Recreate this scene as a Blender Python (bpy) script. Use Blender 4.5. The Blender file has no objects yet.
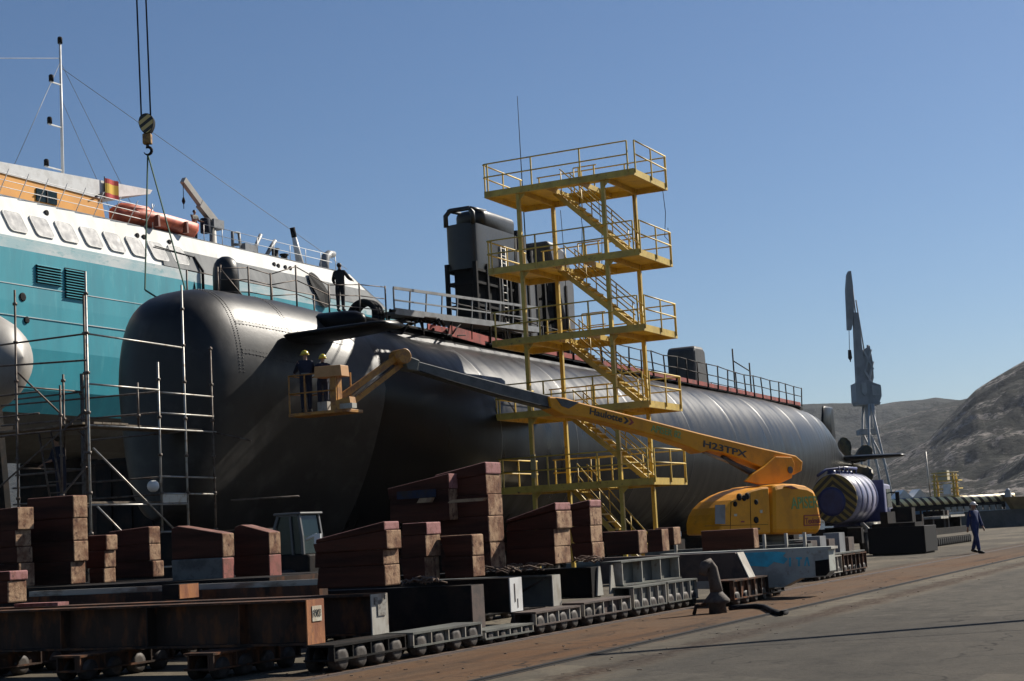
import bpy, bmesh, math, random
from mathutils import Vector, Matrix, noise
random.seed(7)
D = bpy.data
scn = bpy.context.scene
COL = scn.collection
R = math.radians
V = Vector

# ------------------------------------------------------------------ camera
# Yard frame: +Y runs along the dock rails (bow to stern of the submarine), +X towards the open yard.
F_PX, PITCH, ROLL, HEAD = 1600.0, R(6.911), R(3.112), R(26.066)
CAM = V((0, 0, 1.65))
fw = V((-math.sin(HEAD)*math.cos(PITCH), math.cos(HEAD)*math.cos(PITCH), math.sin(PITCH)))
rt0 = V((math.cos(HEAD), math.sin(HEAD), 0)); up0 = rt0.cross(fw)
rt = math.cos(ROLL)*rt0 - math.sin(ROLL)*up0
up = math.cos(ROLL)*up0 + math.sin(ROLL)*rt0
def at(x, y, X=None, Y=None, Z=None, Dp=None, plane=None):
    """world point seen at photo pixel (x, y) on a given plane"""
    d = fw*F_PX + rt*(x-512) + up*(340.5-y)
    if X is not None: t = (X-CAM.x)/d.x
    elif Y is not None: t = (Y-CAM.y)/d.y
    elif Z is not None: t = (Z-CAM.z)/d.z
    elif plane is not None: t = (plane[0]-CAM).dot(plane[1])/d.dot(plane[1])
    else: t = Dp/F_PX
    return CAM + d*t
cd = D.cameras.new('camera'); cam = D.objects.new('camera', cd); COL.objects.link(cam)
cd.sensor_width = 36; cd.lens = F_PX/1024*36; cd.clip_start = .1; cd.clip_end = 20000
m = Matrix((rt, up, -fw)).transposed().to_4x4(); m.translation = CAM
cam.matrix_world = m
scn.camera = cam

# ------------------------------------------------------------------ materials
MAT = {}
ALB = {'ship_white_paint':.86,'ship_teal_paint':.82,'ship_pale_teal_wash':.72,'timber_side':.58,'rusty_steel':1.35,'lifeboat_red':1.0,'dark_cab_glass':.4,'pale_grey_girder':1.0,'black_grimy_steel':.9,'matt_black':1,'bow_dome_grey_coating':.42,'sail_dark_grey':.24,'sail_light_grey':.42,'galvanised_tube':.75,'rusty_scaffold_tube':.8,'ship_orange_paint':.85,'white_paint':.8,'white_plate':.8,'pale_weathered_steel':.72,'crane_grey_paint':.72,'crane_light_paint':.55,'orange_yellow_lift_paint':.92,'yellow_stair_paint':.84,'timber_end':.78,'hazard_yellow':.5,'green_lettering':1.1,'black_lettering':1,'teal_paint':1.15,'orange_rust':.8,'cream_hull':.52,'blue_tarp':.9}
def mat(name, col, rough=.6, metal=0., col2=None, sc=3., lo=.45, hi=.6, col3=None, sc3=14., lo3=.5, hi3=.65,
        bump=0., bsc=30., stretch=(1,1,1), spec=.5, det=6., coat=0.):
    """painted / weathered surface: base colour with one or two noise-shaped stains and a fine bump"""
    if name in MAT: return MAT[name]
    kf = ALB.get(name, .62)
    col = tuple(q*kf for q in col); col2 = tuple(q*kf for q in col2) if col2 else None; col3 = tuple(q*kf for q in col3) if col3 else None
    mt = D.materials.new(name); mt.use_nodes = True; nt = mt.node_tree; N = nt.nodes; L = nt.links
    b = N['Principled BSDF']
    b.inputs['Roughness'].default_value = rough; b.inputs['Metallic'].default_value = metal
    b.inputs['Specular IOR Level'].default_value = spec
    if coat: b.inputs['Coat Weight'].default_value = coat; b.inputs['Coat Roughness'].default_value = .12
    g = N.new('ShaderNodeNewGeometry'); mp = N.new('ShaderNodeMapping'); mp.inputs['Scale'].default_value = stretch
    L.new(g.outputs['Position'], mp.inputs['Vector'])
    def nz(s, d=det):
        n = N.new('ShaderNodeTexNoise'); n.inputs['Scale'].default_value = s; n.inputs['Detail'].default_value = d
        n.inputs['Roughness'].default_value = .62
        L.new(mp.outputs['Vector'], n.inputs['Vector']); return n
    def stain(prev, c2, s, l, h):
        n = nz(s); r = N.new('ShaderNodeMapRange'); r.inputs[1].default_value = l; r.inputs[2].default_value = h
        L.new(n.outputs['Fac'], r.inputs[0])
        mx = N.new('ShaderNodeMix'); mx.data_type = 'RGBA'
        if isinstance(prev, tuple): mx.inputs[6].default_value = (*prev, 1)
        else: L.new(prev, mx.inputs[6])
        mx.inputs[7].default_value = (*c2, 1); L.new(r.outputs[0], mx.inputs[0])
        return mx.outputs[2]
    c = col
    if col2: c = stain(c, col2, sc, lo, hi)
    if col3: c = stain(c, col3, sc3, lo3, hi3)
    if isinstance(c, tuple): b.inputs['Base Color'].default_value = (*c, 1)
    else: L.new(c, b.inputs['Base Color'])
    if bump:
        n = nz(bsc); bp = N.new('ShaderNodeBump'); bp.inputs['Strength'].default_value = bump; bp.inputs['Distance'].default_value = .02
        L.new(n.outputs['Fac'], bp.inputs['Height']); L.new(bp.outputs['Normal'], b.inputs['Normal'])
    if col2:
        n = nz(sc*2.3); r = N.new('ShaderNodeMapRange'); r.inputs[3].default_value = max(.03, rough-.12); r.inputs[4].default_value = min(1, rough+.15)
        L.new(n.outputs['Fac'], r.inputs[0]); L.new(r.outputs[0], b.inputs['Roughness'])
    MAT[name] = mt; return mt

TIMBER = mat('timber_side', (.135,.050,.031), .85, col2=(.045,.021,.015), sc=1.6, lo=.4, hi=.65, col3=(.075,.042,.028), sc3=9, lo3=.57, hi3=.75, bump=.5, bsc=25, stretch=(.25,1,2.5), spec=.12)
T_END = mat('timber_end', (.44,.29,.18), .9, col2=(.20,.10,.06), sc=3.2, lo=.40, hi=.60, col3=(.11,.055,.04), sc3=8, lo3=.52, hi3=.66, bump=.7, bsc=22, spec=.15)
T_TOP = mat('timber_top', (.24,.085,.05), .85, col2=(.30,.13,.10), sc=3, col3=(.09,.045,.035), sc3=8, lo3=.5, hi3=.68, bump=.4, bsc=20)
T_RED = mat('timber_red', (.42,.13,.10), .8, col2=(.3,.1,.07), sc=6, col3=(.12,.06,.05), sc3=16, lo3=.58, hi3=.7, bump=.3)
T_PINK = mat('timber_pink', (.46,.20,.19), .85, col2=(.32,.12,.1), sc=8, col3=(.12,.07,.06), sc3=20, lo3=.58, hi3=.7, bump=.3)
RUST = mat('rusty_steel', (.045,.027,.019), .75, col2=(.020,.014,.011), sc=1.5, col3=(.13,.05,.02), sc3=3.5, lo3=.50, hi3=.72, bump=.25, bsc=40, stretch=(1,1,.4), spec=.12)
ORANGE_RUST = mat('orange_rust', (.42,.16,.05), .8, col2=(.26,.085,.03), sc=4, col3=(.10,.05,.03), sc3=14, lo3=.6, hi3=.75, bump=.3, stretch=(1,1,.35))
PALE = mat('pale_weathered_steel', (.48,.46,.40), .65, col2=(.33,.29,.23), sc=3, col3=(.17,.08,.04), sc3=7, lo3=.6, hi3=.76, bump=.15, stretch=(1,1,.5))
GREYST = mat('grey_green_steel', (.15,.155,.13), .6, col2=(.09,.09,.08), sc=2.2, col3=(.10,.05,.03), sc3=6, lo3=.62, hi3=.78, bump=.15, stretch=(1,1,.5))
BROWNST = mat('brown_steel', (.11,.068,.05), .7, col2=(.05,.033,.026), sc=3, bump=.2)
BLACKST = mat('black_grimy_steel', (.010,.0095,.009), .7, col2=(.024,.017,.013), sc=2.5, bump=.2, spec=.12)
WHEELM = mat('worn_wheel_steel', (.085,.068,.055), .65, metal=.2, col2=(.03,.022,.018), sc=7, lo=.4, hi=.6)
TEAL = mat('teal_paint', (.03,.38,.50), .5, col2=(.035,.26,.34), sc=3)
YEL = mat('yellow_stair_paint', (.64,.45,.075), .5, col2=(.50,.34,.055), sc=2, col3=(.17,.085,.04), sc3=7, lo3=.60, hi3=.72, bump=.06)
LIFTY = mat('orange_yellow_lift_paint', (.74,.31,.010), .5, col2=(.60,.245,.010), sc=1.5, col3=(.30,.14,.02), sc3=7, lo3=.62, hi3=.85, spec=.25)
LIFT_SHADED = mat('lift_paint_shaded', (.62,.28,.03), .5, col2=(.35,.15,.03), sc=6)  # darker copy of the lift yellow, shade painted into jib and basket
GREYARM = mat('grey_boom_paint', (.11,.11,.105), .5, col2=(.06,.06,.06), sc=4)
HULLB = None
def hull_mat():
    mt = D.materials.new('black_hull_coating'); mt.use_nodes = True; N = mt.node_tree.nodes; L = mt.node_tree.links; b = N['Principled BSDF']
    g = N.new('ShaderNodeNewGeometry')
    def noise_(s, scale, d=6):
        mp = N.new('ShaderNodeMapping'); mp.inputs['Scale'].default_value = s; L.new(g.outputs['Position'], mp.inputs['Vector'])
        n = N.new('ShaderNodeTexNoise'); n.inputs['Scale'].default_value = scale; n.inputs['Detail'].default_value = d; n.inputs['Roughness'].default_value = .6
        L.new(mp.outputs['Vector'], n.inputs['Vector']); return n
    a = noise_((.5,1.5,.14), 1.0, 7); c = noise_((1,1,1), .5, 8); f = noise_((1,1,1), 9)
    cr = N.new('ShaderNodeValToRGB'); e = cr.color_ramp.elements
    e[0].position = .36; e[0].color = (.002,.002,.0024,1); e[1].position = .75; e[1].color = (.0065,.006,.006,1)
    L.new(a.outputs['Fac'], cr.inputs[0])
    cr2 = N.new('ShaderNodeValToRGB'); e = cr2.color_ramp.elements
    e[0].position = .42; e[0].color = (.002,.002,.0024,1); e[1].position = .78; e[1].color = (.008,.0075,.007,1)
    L.new(c.outputs['Fac'], cr2.inputs[0])
    mx = N.new('ShaderNodeMix'); mx.data_type = 'RGBA'; mx.inputs[0].default_value = .5
    L.new(cr.outputs[0], mx.inputs[6]); L.new(cr2.outputs[0], mx.inputs[7]); L.new(mx.outputs[2], b.inputs['Base Color'])
    r = N.new('ShaderNodeMapRange'); r.inputs[1].default_value = .3; r.inputs[2].default_value = .7; r.inputs[3].default_value = .25; r.inputs[4].default_value = .46
    L.new(a.outputs['Fac'], r.inputs[0]); L.new(r.outputs[0], b.inputs['Roughness'])
    b.inputs['Specular IOR Level'].default_value = .15
    # welded frames: slight hungry-horse dishing every 1.3 m along the hull
    sp = N.new('ShaderNodeSeparateXYZ'); L.new(g.outputs['Position'], sp.inputs[0])
    mu = N.new('ShaderNodeMath'); mu.operation = 'MULTIPLY'; mu.inputs[1].default_value = math.tau/1.45; L.new(sp.outputs[1], mu.inputs[0])
    si = N.new('ShaderNodeMath'); si.operation = 'SINE'; L.new(mu.outputs[0], si.inputs[0])
    ad = N.new('ShaderNodeMath'); ad.operation = 'MULTIPLY_ADD'; ad.inputs[1].default_value = .10; L.new(si.outputs[0], ad.inputs[0])
    n3 = noise_((1,.6,.6), 1.4, 4); L.new(n3.outputs['Fac'], ad.inputs[2])
    ad2 = N.new('ShaderNodeMath'); ad2.operation = 'MULTIPLY_ADD'; ad2.inputs[1].default_value = .10; L.new(f.outputs['Fac'], ad2.inputs[0]); L.new(ad.outputs[0], ad2.inputs[2])
    bp = N.new('ShaderNodeBump'); bp.inputs['Strength'].default_value = .4; bp.inputs['Distance'].default_value = .03
    L.new(ad2.outputs[0], bp.inputs['Height']); L.new(bp.outputs['Normal'], b.inputs['Normal'])
    return mt
HULLB = hull_mat()
BOWM = mat('bow_dome_grey_coating', (.044,.042,.040), .42, col2=(.020,.0195,.0195), sc=.55, lo=.40, hi=.60, col3=(.085,.08,.074), sc3=1.3, lo3=.52, hi3=.70, bump=.12, bsc=9, spec=.36)
SAILM = mat('sail_dark_grey', (.035,.036,.038), .42, col2=(.055,.055,.055), sc=1.5, bump=.1, bsc=12)
SAILG = mat('sail_light_grey', (.15,.15,.155), .5, col2=(.09,.09,.095), sc=1.2, bump=.1)  # lighter grey for the side plate and rear block
BLACK = mat('matt_black', (.010,.010,.011), .8, spec=.15)
REDST = mat('red_oxide_steel', (.46,.07,.05), .8, col2=(.24,.045,.035), sc=1.5, col3=(.10,.05,.04), sc3=5, lo3=.58, hi3=.72)
GALV = mat('galvanised_tube', (.42,.41,.38), .45, metal=.6, col2=(.24,.18,.13), sc=5, lo=.5, hi=.68)
TUBED = mat('rusty_scaffold_tube', (.14,.115,.095), .6, metal=.4, col2=(.08,.05,.035), sc=5)
PLANK = mat('scaffold_plank', (.24,.19,.13), .85, col2=(.14,.10,.07), sc=4, bump=.3)
SHIPW = mat('ship_white_paint', (.83,.83,.80), .65, col2=(.75,.74,.69), sc=.7, col3=(.45,.41,.34), sc3=3, lo3=.62, hi3=.82, stretch=(1,1,.3), spec=.12)
SHIPT = mat('ship_teal_paint', (.012,.34,.42), .5, col2=(.012,.26,.33), sc=.5, lo=.35, hi=.65, col3=(.09,.42,.48), sc3=2.2, lo3=.56, hi3=.85, stretch=(1,1.3,.25))
SHIPB = mat('ship_pale_teal_wash', (.42,.62,.65), .5, col2=(.70,.76,.75), sc=.9, lo=.42, hi=.58, col3=(.12,.40,.45), sc3=3, lo3=.55, hi3=.72, stretch=(1,.35,.8))
SHIPG = mat('ship_grey_band', (.30,.31,.31), .7, col2=(.22,.23,.235), sc=.7, stretch=(1,1.5,.25), spec=.12)
SHIPK = mat('ship_bottom_grey', (.11,.11,.105), .6, col2=(.07,.07,.065), sc=.6)
GLASSG = mat('ship_grey_window', (.17,.18,.205), .5, col2=(.125,.135,.155), sc=1.2, spec=.2)
ORNG = mat('ship_orange_paint', (.82,.36,.04), .5, col2=(.74,.32,.04), sc=1)
BOATR = mat('lifeboat_red', (.55,.12,.05), .5, col2=(.36,.06,.03), sc=2)
WHITE = mat('white_paint', (.78,.78,.76), .4, col2=(.66,.65,.62), sc=2)
CREAM = mat('cream_hull', (.62,.58,.52), .45, col2=(.52,.48,.42), sc=.8)
GREYP = mat('grey_paint', (.30,.31,.32), .5, col2=(.22,.22,.22), sc=2)
DGREY = mat('dark_grey_rubber', (.03,.03,.03), .75)
RUBBER = mat('tyre_rubber', (.025,.024,.023), .85, col2=(.05,.045,.04), sc=8, bump=.4)
GREEN = mat('green_sling', (.03,.11,.07), .8)
LETTER_G = mat('green_lettering', (.13,.27,.08), .5)
LETTER_K = mat('black_lettering', (.012,.012,.012), .5)
LETTER_R = mat('red_lettering', (.40,.035,.02), .5)
LETTER_W = mat('white_plate', (.62,.58,.46), .6, col2=(.5,.42,.3), sc=12)
NAVY = mat('navy_cloth', (.010,.015,.042), .85, col2=(.007,.010,.03), sc=8)
BLUEW = mat('blue_overall_cloth', (.02,.045,.17), .85, col2=(.014,.03,.12), sc=8)
KHAKI = mat('grey_cloth', (.28,.26,.22), .85)
DARKC = mat('dark_cloth', (.015,.015,.018), .9)
SKIN = mat('skin', (.42,.24,.16), .55)
HAIR = mat('dark_hair', (.02,.014,.01), .6)
HELY = mat('yellow_helmet_plastic', (.75,.60,.04), .3)
HELW = mat('white_helmet_plastic', (.78,.77,.74), .3)
BOOT = mat('black_boot_leather', (.02,.018,.016), .6)
PURP = mat('violet_tank_paint', (.42,.41,.56), .4, col2=(.30,.29,.42), sc=2, col3=(.12,.11,.15), sc3=5, lo3=.58, hi3=.8)
DBLUE = mat('dark_blue_paint', (.03,.045,.20), .4, col2=(.02,.03,.13), sc=3)
HAZY = mat('hazard_yellow', (.45,.36,.07), .55, col2=(.35,.28,.06), sc=6)
COPP = mat('bronze_blade', (.13,.105,.055), .4, metal=.6, col2=(.06,.055,.045), sc=3)
CRANEM = mat('crane_grey_paint', (.36,.36,.37), .6, col2=(.27,.27,.28), sc=.3)
CRANEL = mat('crane_light_paint', (.58,.58,.58), .55, col2=(.46,.46,.46), sc=.4)
TENTB = mat('blue_tarp', (.05,.16,.30), .7, col2=(.04,.12,.24), sc=.8)
CONCW = mat('quay_concrete', (.16,.155,.145), .85, col2=(.11,.105,.10), sc=.5, col3=(.07,.065,.06), sc3=2, lo3=.58, hi3=.75)
GLASS_D = mat('dark_cab_glass', (.02,.05,.05), .15, spec=.3, col2=(.015,.035,.035), sc=2)
TARPB = mat('blue_faded_marking', (.016,.022,.055), .85, col2=(.035,.025,.02), sc=4)

# ------------------------------------------------------------------ mesh builder
class MB:
    def __init__(s): s.v=[]; s.f=[]; s.mi=[]; s.sm=[]; s.k=0
    def add(s, vs, fs, smooth=False):
        o=len(s.v); s.v += [V(p) for p in vs]
        for f in fs: s.f.append([o+i for i in f]); s.mi.append(s.k); s.sm.append(smooth)
        return s
    def box(s, x0,x1,y0,y1,z0,z1):
        return s.add([(x,y,z) for z in (z0,z1) for y in (y0,y1) for x in (x0,x1)],
                     [(0,2,3,1),(4,5,7,6),(0,1,5,4),(2,6,7,3),(0,4,6,2),(1,3,7,5)])
    def obox(s, c, a, b, d):
        c,a,b,d = V(c),V(a),V(b),V(d)
        return s.add([c+i*a+j*b+k*d for k in (-1,1) for j in (-1,1) for i in (-1,1)],
                     [(0,2,3,1),(4,5,7,6),(0,1,5,4),(2,6,7,3),(0,4,6,2),(1,3,7,5)])
    def bar(s, p0, p1, w, h, upv=(0,0,1)):
        p0,p1=V(p0),V(p1); d=(p1-p0); l=d.length
        if l<1e-6: return s
        d/=l; u=V(upv)
        if abs(d.dot(u))>.98: u=V((1,0,0))
        sd=d.cross(u).normalized(); u=sd.cross(d)
        return s.obox((p0+p1)/2, d*l/2, sd*w/2, u*h/2)
    def tube(s, p0, p1, r, n=6, r2=None, caps=True, smooth=True):
        return s.path([p0,p1],[r, r if r2 is None else r2],n,caps,smooth)
    def path(s, pts, r, n=6, caps=True, smooth=True):
        pts=[V(p) for p in pts]; k=len(pts); o=len(s.v); prev=None
        rs = r if isinstance(r,(list,tuple)) else [r]*k
        for i,p in enumerate(pts):
            d=(pts[min(i+1,k-1)]-pts[max(i-1,0)]).normalized()
            if prev is None:
                u=V((0,0,1)) if abs(d.z)<.9 else V((1,0,0))
            else: u=prev
            a=d.cross(u)
            if a.length<1e-5: a=d.cross(V((.3,.8,.2)))
            a.normalize(); u=a.cross(d).normalized(); prev=u
            for j in range(n):
                t=math.tau*j/n; s.v.append(p+(a*math.cos(t)+u*math.sin(t))*rs[i])
        for i in range(k-1):
            for j in range(n):
                q=(j+1)%n
                s.f.append([o+i*n+j,o+i*n+q,o+(i+1)*n+q,o+(i+1)*n+j]); s.mi.append(s.k); s.sm.append(smooth)
        if caps:
            s.f.append([o+j for j in range(n)][::-1]); s.mi.append(s.k); s.sm.append(False)
            s.f.append([o+(k-1)*n+j for j in range(n)]); s.mi.append(s.k); s.sm.append(False)
        return s
    def lathe(s, c, axis, prof, n=20, smooth=True, caps=True):
        """prof: list of (distance along axis, radius)"""
        c=V(c); d=V(axis).normalized(); u=V((0,0,1)) if abs(d.z)<.9 else V((1,0,0)); a=d.cross(u).normalized(); u=a.cross(d)
        o=len(s.v)
        for t,r in prof:
            for j in range(n):
                q=math.tau*j/n; s.v.append(c+d*t+(a*math.cos(q)+u*math.sin(q))*r)
        for i in range(len(prof)-1):
            for j in range(n):
                q=(j+1)%n; s.f.append([o+i*n+j,o+i*n+q,o+(i+1)*n+q,o+(i+1)*n+j]); s.mi.append(s.k); s.sm.append(smooth)
        if caps:
            s.f.append([o+j for j in range(n)][::-1]); s.mi.append(s.k); s.sm.append(False)
            s.f.append([o+(len(prof)-1)*n+j for j in range(n)]); s.mi.append(s.k); s.sm.append(False)
        return s
    def prism(s, poly, ext, off=(0,0,0)):
        """poly: 3-D points of a planar outline, thickened by the vector ext"""
        e=V(ext); n=len(poly); P=[V(p)+V(off) for p in poly]
        vs=P+[p+e for p in P]
        nr=V((0,0,0))
        for i in range(n): nr += P[i].cross(P[(i+1)%n])
        fl = nr.dot(e)>0
        fs=[list(range(n)),[n+i for i in range(n)][::-1]]+[[i,n+i,n+(i+1)%n,(i+1)%n] for i in range(n)]
        if fl: fs=[f[::-1] for f in fs]
        return s.add(vs,fs)
    def loft(s, rings, smooth=True, caps=True):
        o=len(s.v); n=len(rings[0])
        for r in rings: s.v += [V(p) for p in r]
        for i in range(len(rings)-1):
            for j in range(n):
                q=(j+1)%n; s.f.append([o+i*n+j,o+i*n+q,o+(i+1)*n+q,o+(i+1)*n+j]); s.mi.append(s.k); s.sm.append(smooth)
        if caps:
            s.f.append([o+j for j in range(n)][::-1]); s.mi.append(s.k); s.sm.append(smooth)
            s.f.append([o+(len(rings)-1)*n+j for j in range(n)]); s.mi.append(s.k); s.sm.append(smooth)
        return s
    def sphere(s, c, r, n=12, sq=(1,1,1)):
        rings=[]; c=V(c)
        for i in range(1,n):
            t=math.pi*i/n
            rings.append([c+V((r*sq[0]*math.sin(t)*math.cos(math.tau*j/(2*n)), r*sq[1]*math.sin(t)*math.sin(math.tau*j/(2*n)), r*sq[2]*math.cos(t))) for j in range(2*n)])
        return s.loft(rings)
    def build(s, name, mats, parent=None, bevel=0, fixn=True):
        me=D.meshes.new(name)
        o=wloc(parent) if parent else V((0,0,0))
        me.from_pydata([tuple(p-o) for p in s.v],[],s.f)
        for mt in (mats if isinstance(mats,(list,tuple)) else [mats]): me.materials.append(mt)
        me.polygons.foreach_set('material_index',s.mi); me.polygons.foreach_set('use_smooth',s.sm)
        if fixn:
            bm=bmesh.new(); bm.from_mesh(me); bmesh.ops.recalc_face_normals(bm,faces=bm.faces); bm.to_mesh(me); bm.free()
        me.update()
        ob=D.objects.new(name,me); COL.objects.link(ob)
        if parent: ob.parent=parent
        if bevel:
            bv=ob.modifiers.new('bevel','BEVEL'); bv.width=bevel; bv.segments=2; bv.limit_method='ANGLE'; bv.angle_limit=R(40)
        return ob
def wloc(o):
    p=V((0,0,0))
    while o: p += o.location; o=o.parent
    return p
def tag(o, label=None, cat=None, group=None, kind=None):
    if label: o['label']=label
    if cat: o['category']=cat
    if group: o['group']=group
    if kind: o['kind']=kind
    return o
def thing(name, label, cat, loc, group=None):
    o=D.objects.new(name,None); o.empty_display_size=.3; COL.objects.link(o); o.location=V(loc)
    return tag(o,label,cat,group)
def struct(ob, kind='structure'): ob['kind']=kind; return ob
def text(name, body, o, xd, yd, size, mt, parent, ext=.006, bold=0., fitw=None, fith=None):
    """flat lettering standing 4 mm proud, converted to a mesh"""
    cu=D.curves.new(name,'FONT'); cu.body=body; cu.size=size; cu.extrude=ext; cu.offset=bold
    t=D.objects.new(name,cu); COL.objects.link(t)
    bpy.context.view_layer.update()
    me=D.meshes.new_from_object(t.evaluated_get(bpy.context.evaluated_depsgraph_get()))
    D.objects.remove(t)
    xd=V(xd).normalized(); yd=V(yd); yd=(yd-xd*yd.dot(xd)).normalized(); zd=xd.cross(yd)
    w=wloc(parent)
    xs=[v.co.x for v in me.vertices]; ys_=[v.co.y for v in me.vertices]
    kx=fitw/(max(xs)-min(xs)) if fitw else 1; ky=fith/(max(ys_)-min(ys_)) if fith else kx; mx_,my_=min(xs),min(ys_)
    for v in me.vertices:
        c=v.co.copy(); c.x=(c.x-mx_)*kx; c.y=(c.y-my_)*ky; v.co = V(o)+xd*c.x+yd*c.y+zd*(c.z+.006)-w
    me.materials.clear(); me.materials.append(mt)
    ob=D.objects.new(name,me); COL.objects.link(ob); ob.parent=parent
    return ob
def copy_tree(o, parent=None, off=None):
    c=o.copy(); COL.objects.link(c)
    if parent: c.parent=parent
    if off is not None: c.location=o.location+V(off)
    for ch in list(o.children): copy_tree(ch,c)
    return c
# ------------------------------------------------------------------ light
SUN_AZ, SUN_EL = R(25), R(37)          # azimuth from +Y towards +X
w = D.worlds.new('World'); scn.world = w; w.use_nodes = True
nt = w.node_tree; sky = nt.nodes.new('ShaderNodeTexSky'); sky.sky_type = 'NISHITA'; sky.sun_disc = False
sky.sun_elevation = SUN_EL; sky.sun_rotation = SUN_AZ; sky.altitude = 0; sky.air_density = 1.0; sky.dust_density = .5; sky.ozone_density = 6.8
nt.links.new(sky.outputs[0], nt.nodes['Background'].inputs[0]); nt.nodes['Background'].inputs[1].default_value = .05
sl = D.lights.new('sun','SUN'); sl.energy = 5.0; sl.angle = R(.53); sl.color = (1,.93,.82)
so = D.objects.new('sun', sl); COL.objects.link(so)
sd = V((math.sin(SUN_AZ)*math.cos(SUN_EL), math.cos(SUN_AZ)*math.cos(SUN_EL), math.sin(SUN_EL)))
so.rotation_euler = sd.to_track_quat('Z','Y').to_euler()
scn.view_settings.view_transform = 'Standard'; scn.view_settings.look = 'None'; scn.view_settings.gamma = 1
scn.view_settings.exposure = 0.66
scn.view_settings.use_curve_mapping = False

# ------------------------------------------------------------------ ground
def ground_mat():
    mt = D.materials.new('yard_concrete'); mt.use_nodes = True; N = mt.node_tree.nodes; L = mt.node_tree.links; b = N['Principled BSDF']
    g = N.new('ShaderNodeNewGeometry'); sp = N.new('ShaderNodeSeparateXYZ'); L.new(g.outputs['Position'], sp.inputs[0])
    def noise_(s, scale, d=8):
        mp = N.new('ShaderNodeMapping'); mp.inputs['Scale'].default_value = s; L.new(g.outputs['Position'], mp.inputs['Vector'])
        n = N.new('ShaderNodeTexNoise'); n.inputs['Scale'].default_value = scale; n.inputs['Detail'].default_value = d; n.inputs['Roughness'].default_value = .65
        L.new(mp.outputs['Vector'], n.inputs['Vector']); return n.outputs['Fac']
    def math_(op, a, c=None, clamp=False):
        n = N.new('ShaderNodeMath'); n.operation = op; n.use_clamp = clamp
        for i,x in enumerate((a,c)):
            if x is None: continue
            if isinstance(x,(int,float)): n.inputs[i].default_value = x
            else: L.new(x, n.inputs[i])
        return n.outputs[0]
    def mr(x, a, c, lo=0., hi=1.):
        n = N.new('ShaderNodeMapRange'); L.new(x, n.inputs[0])
        for i,q in zip((1,2,3,4),(a,c,lo,hi)): n.inputs[i].default_value = q
        return n.outputs[0]
    def mix(f, a, c):
        n = N.new('ShaderNodeMix'); n.data_type = 'RGBA'; L.new(f, n.inputs[0])
        for i,x in ((6,a),(7,c)):
            if isinstance(x, tuple): n.inputs[i].default_value = (*x,1)
            else: L.new(x, n.inputs[i])
        return n.outputs[2]
    n1 = noise_((1,.35,1), .45); n2 = noise_((1,.5,1), 2.2); n3 = noise_((1,1,1), 11); n4 = noise_((1.6,.12,1), 1.1)
    xw = math_('ADD', sp.outputs[0], math_('MULTIPLY', math_('SUBTRACT', n2, .5), 1.1))
    base = mix(mr(n1,.35,.65), (.072,.062,.046), (.150,.126,.092))
    base = mix(mr(n2,.5,.72,0,.6), base, (0.0355,0.0302,0.0253))
    asph = mix(mr(n2,.35,.7), (.037,.033,.027), (.080,.071,.057))
    asph = mix(mr(n1,.45,.65,0,.7), asph, (.088,.076,.060))
    c = mix(mr(xw,-7.5,-7.1), base, asph)
    # rust and dirt strip between the crane rails
    band = math_('MULTIPLY', mr(xw,-12.3,-11.5), mr(xw,-8.55,-9.1))
    band = math_('MULTIPLY', band, mr(n1,.25,.6,.35,1.), True)
    c = mix(band, c, (.095,.047,.020))
    c = mix(math_('MULTIPLY', band, mr(n4,.5,.66,0,.75)), c, (0.0322,0.0187,0.0112))
    # ragged dirt line beside the asphalt
    dl = math_('SUBTRACT', 1., mr(math_('ABSOLUTE', math_('ADD', xw, 7.75)), .10, .42), True)
    c = mix(math_('MULTIPLY', dl, mr(n3,.36,.55,.25,1.)), c, (.036,.018,.009))
    dl2 = math_('SUBTRACT', 1., mr(math_('ABSOLUTE', math_('ADD', xw, 12.0)), .05, .35), True)
    c = mix(math_('MULTIPLY', dl2, mr(n3,.38,.6,.0,.8)), c, (0.0322,0.0187,0.0112))
    # oil and tyre streaks
    c = mix(mr(n4,.60,.74,0,.55), c, (0.0193,0.0169,0.0140))
    c = mix(mr(n3,.5,.72,0,.55), c, (0.0193,0.0166,0.0135)); c = mix(mr(n3,.44,.28,0,.4), c, (0.0838,0.0724,0.0562))
    # repair patches and cracks
    vo = N.new('ShaderNodeTexVoronoi'); vo.inputs['Scale'].default_value = .16; mpv = N.new('ShaderNodeMapping'); mpv.inputs['Scale'].default_value = (1,.6,1); L.new(g.outputs['Position'], mpv.inputs['Vector']); L.new(mpv.outputs['Vector'], vo.inputs['Vector'])
    sx = N.new('ShaderNodeSeparateColor'); L.new(vo.outputs['Color'], sx.inputs[0])
    c = mix(mr(sx.outputs[0],.8,.82,0,.4), c, (0.0310,0.0273,0.0232)); c = mix(mr(sx.outputs[1],.85,.87,0,.35), c, (0.0744,0.0638,0.0513))
    vc = N.new('ShaderNodeTexVoronoi'); vc.feature = 'DISTANCE_TO_EDGE'; vc.inputs['Scale'].default_value = .3
    wp_ = N.new('ShaderNodeMix'); wp_.data_type = 'VECTOR'; wp_.inputs[0].default_value = .12; L.new(g.outputs['Position'], wp_.inputs[4]); nn_ = N.new('ShaderNodeTexNoise'); nn_.inputs['Scale'].default_value = 1.3; L.new(g.outputs['Position'], nn_.inputs['Vector'])
    vs_ = N.new('ShaderNodeVectorMath'); vs_.operation = 'MULTIPLY_ADD'; vs_.inputs[1].default_value = (1.6,1.6,1.6); L.new(nn_.outputs['Color'], vs_.inputs[0]); L.new(g.outputs['Position'], vs_.inputs[2]); L.new(vs_.outputs[0], vc.inputs['Vector'])
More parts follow.
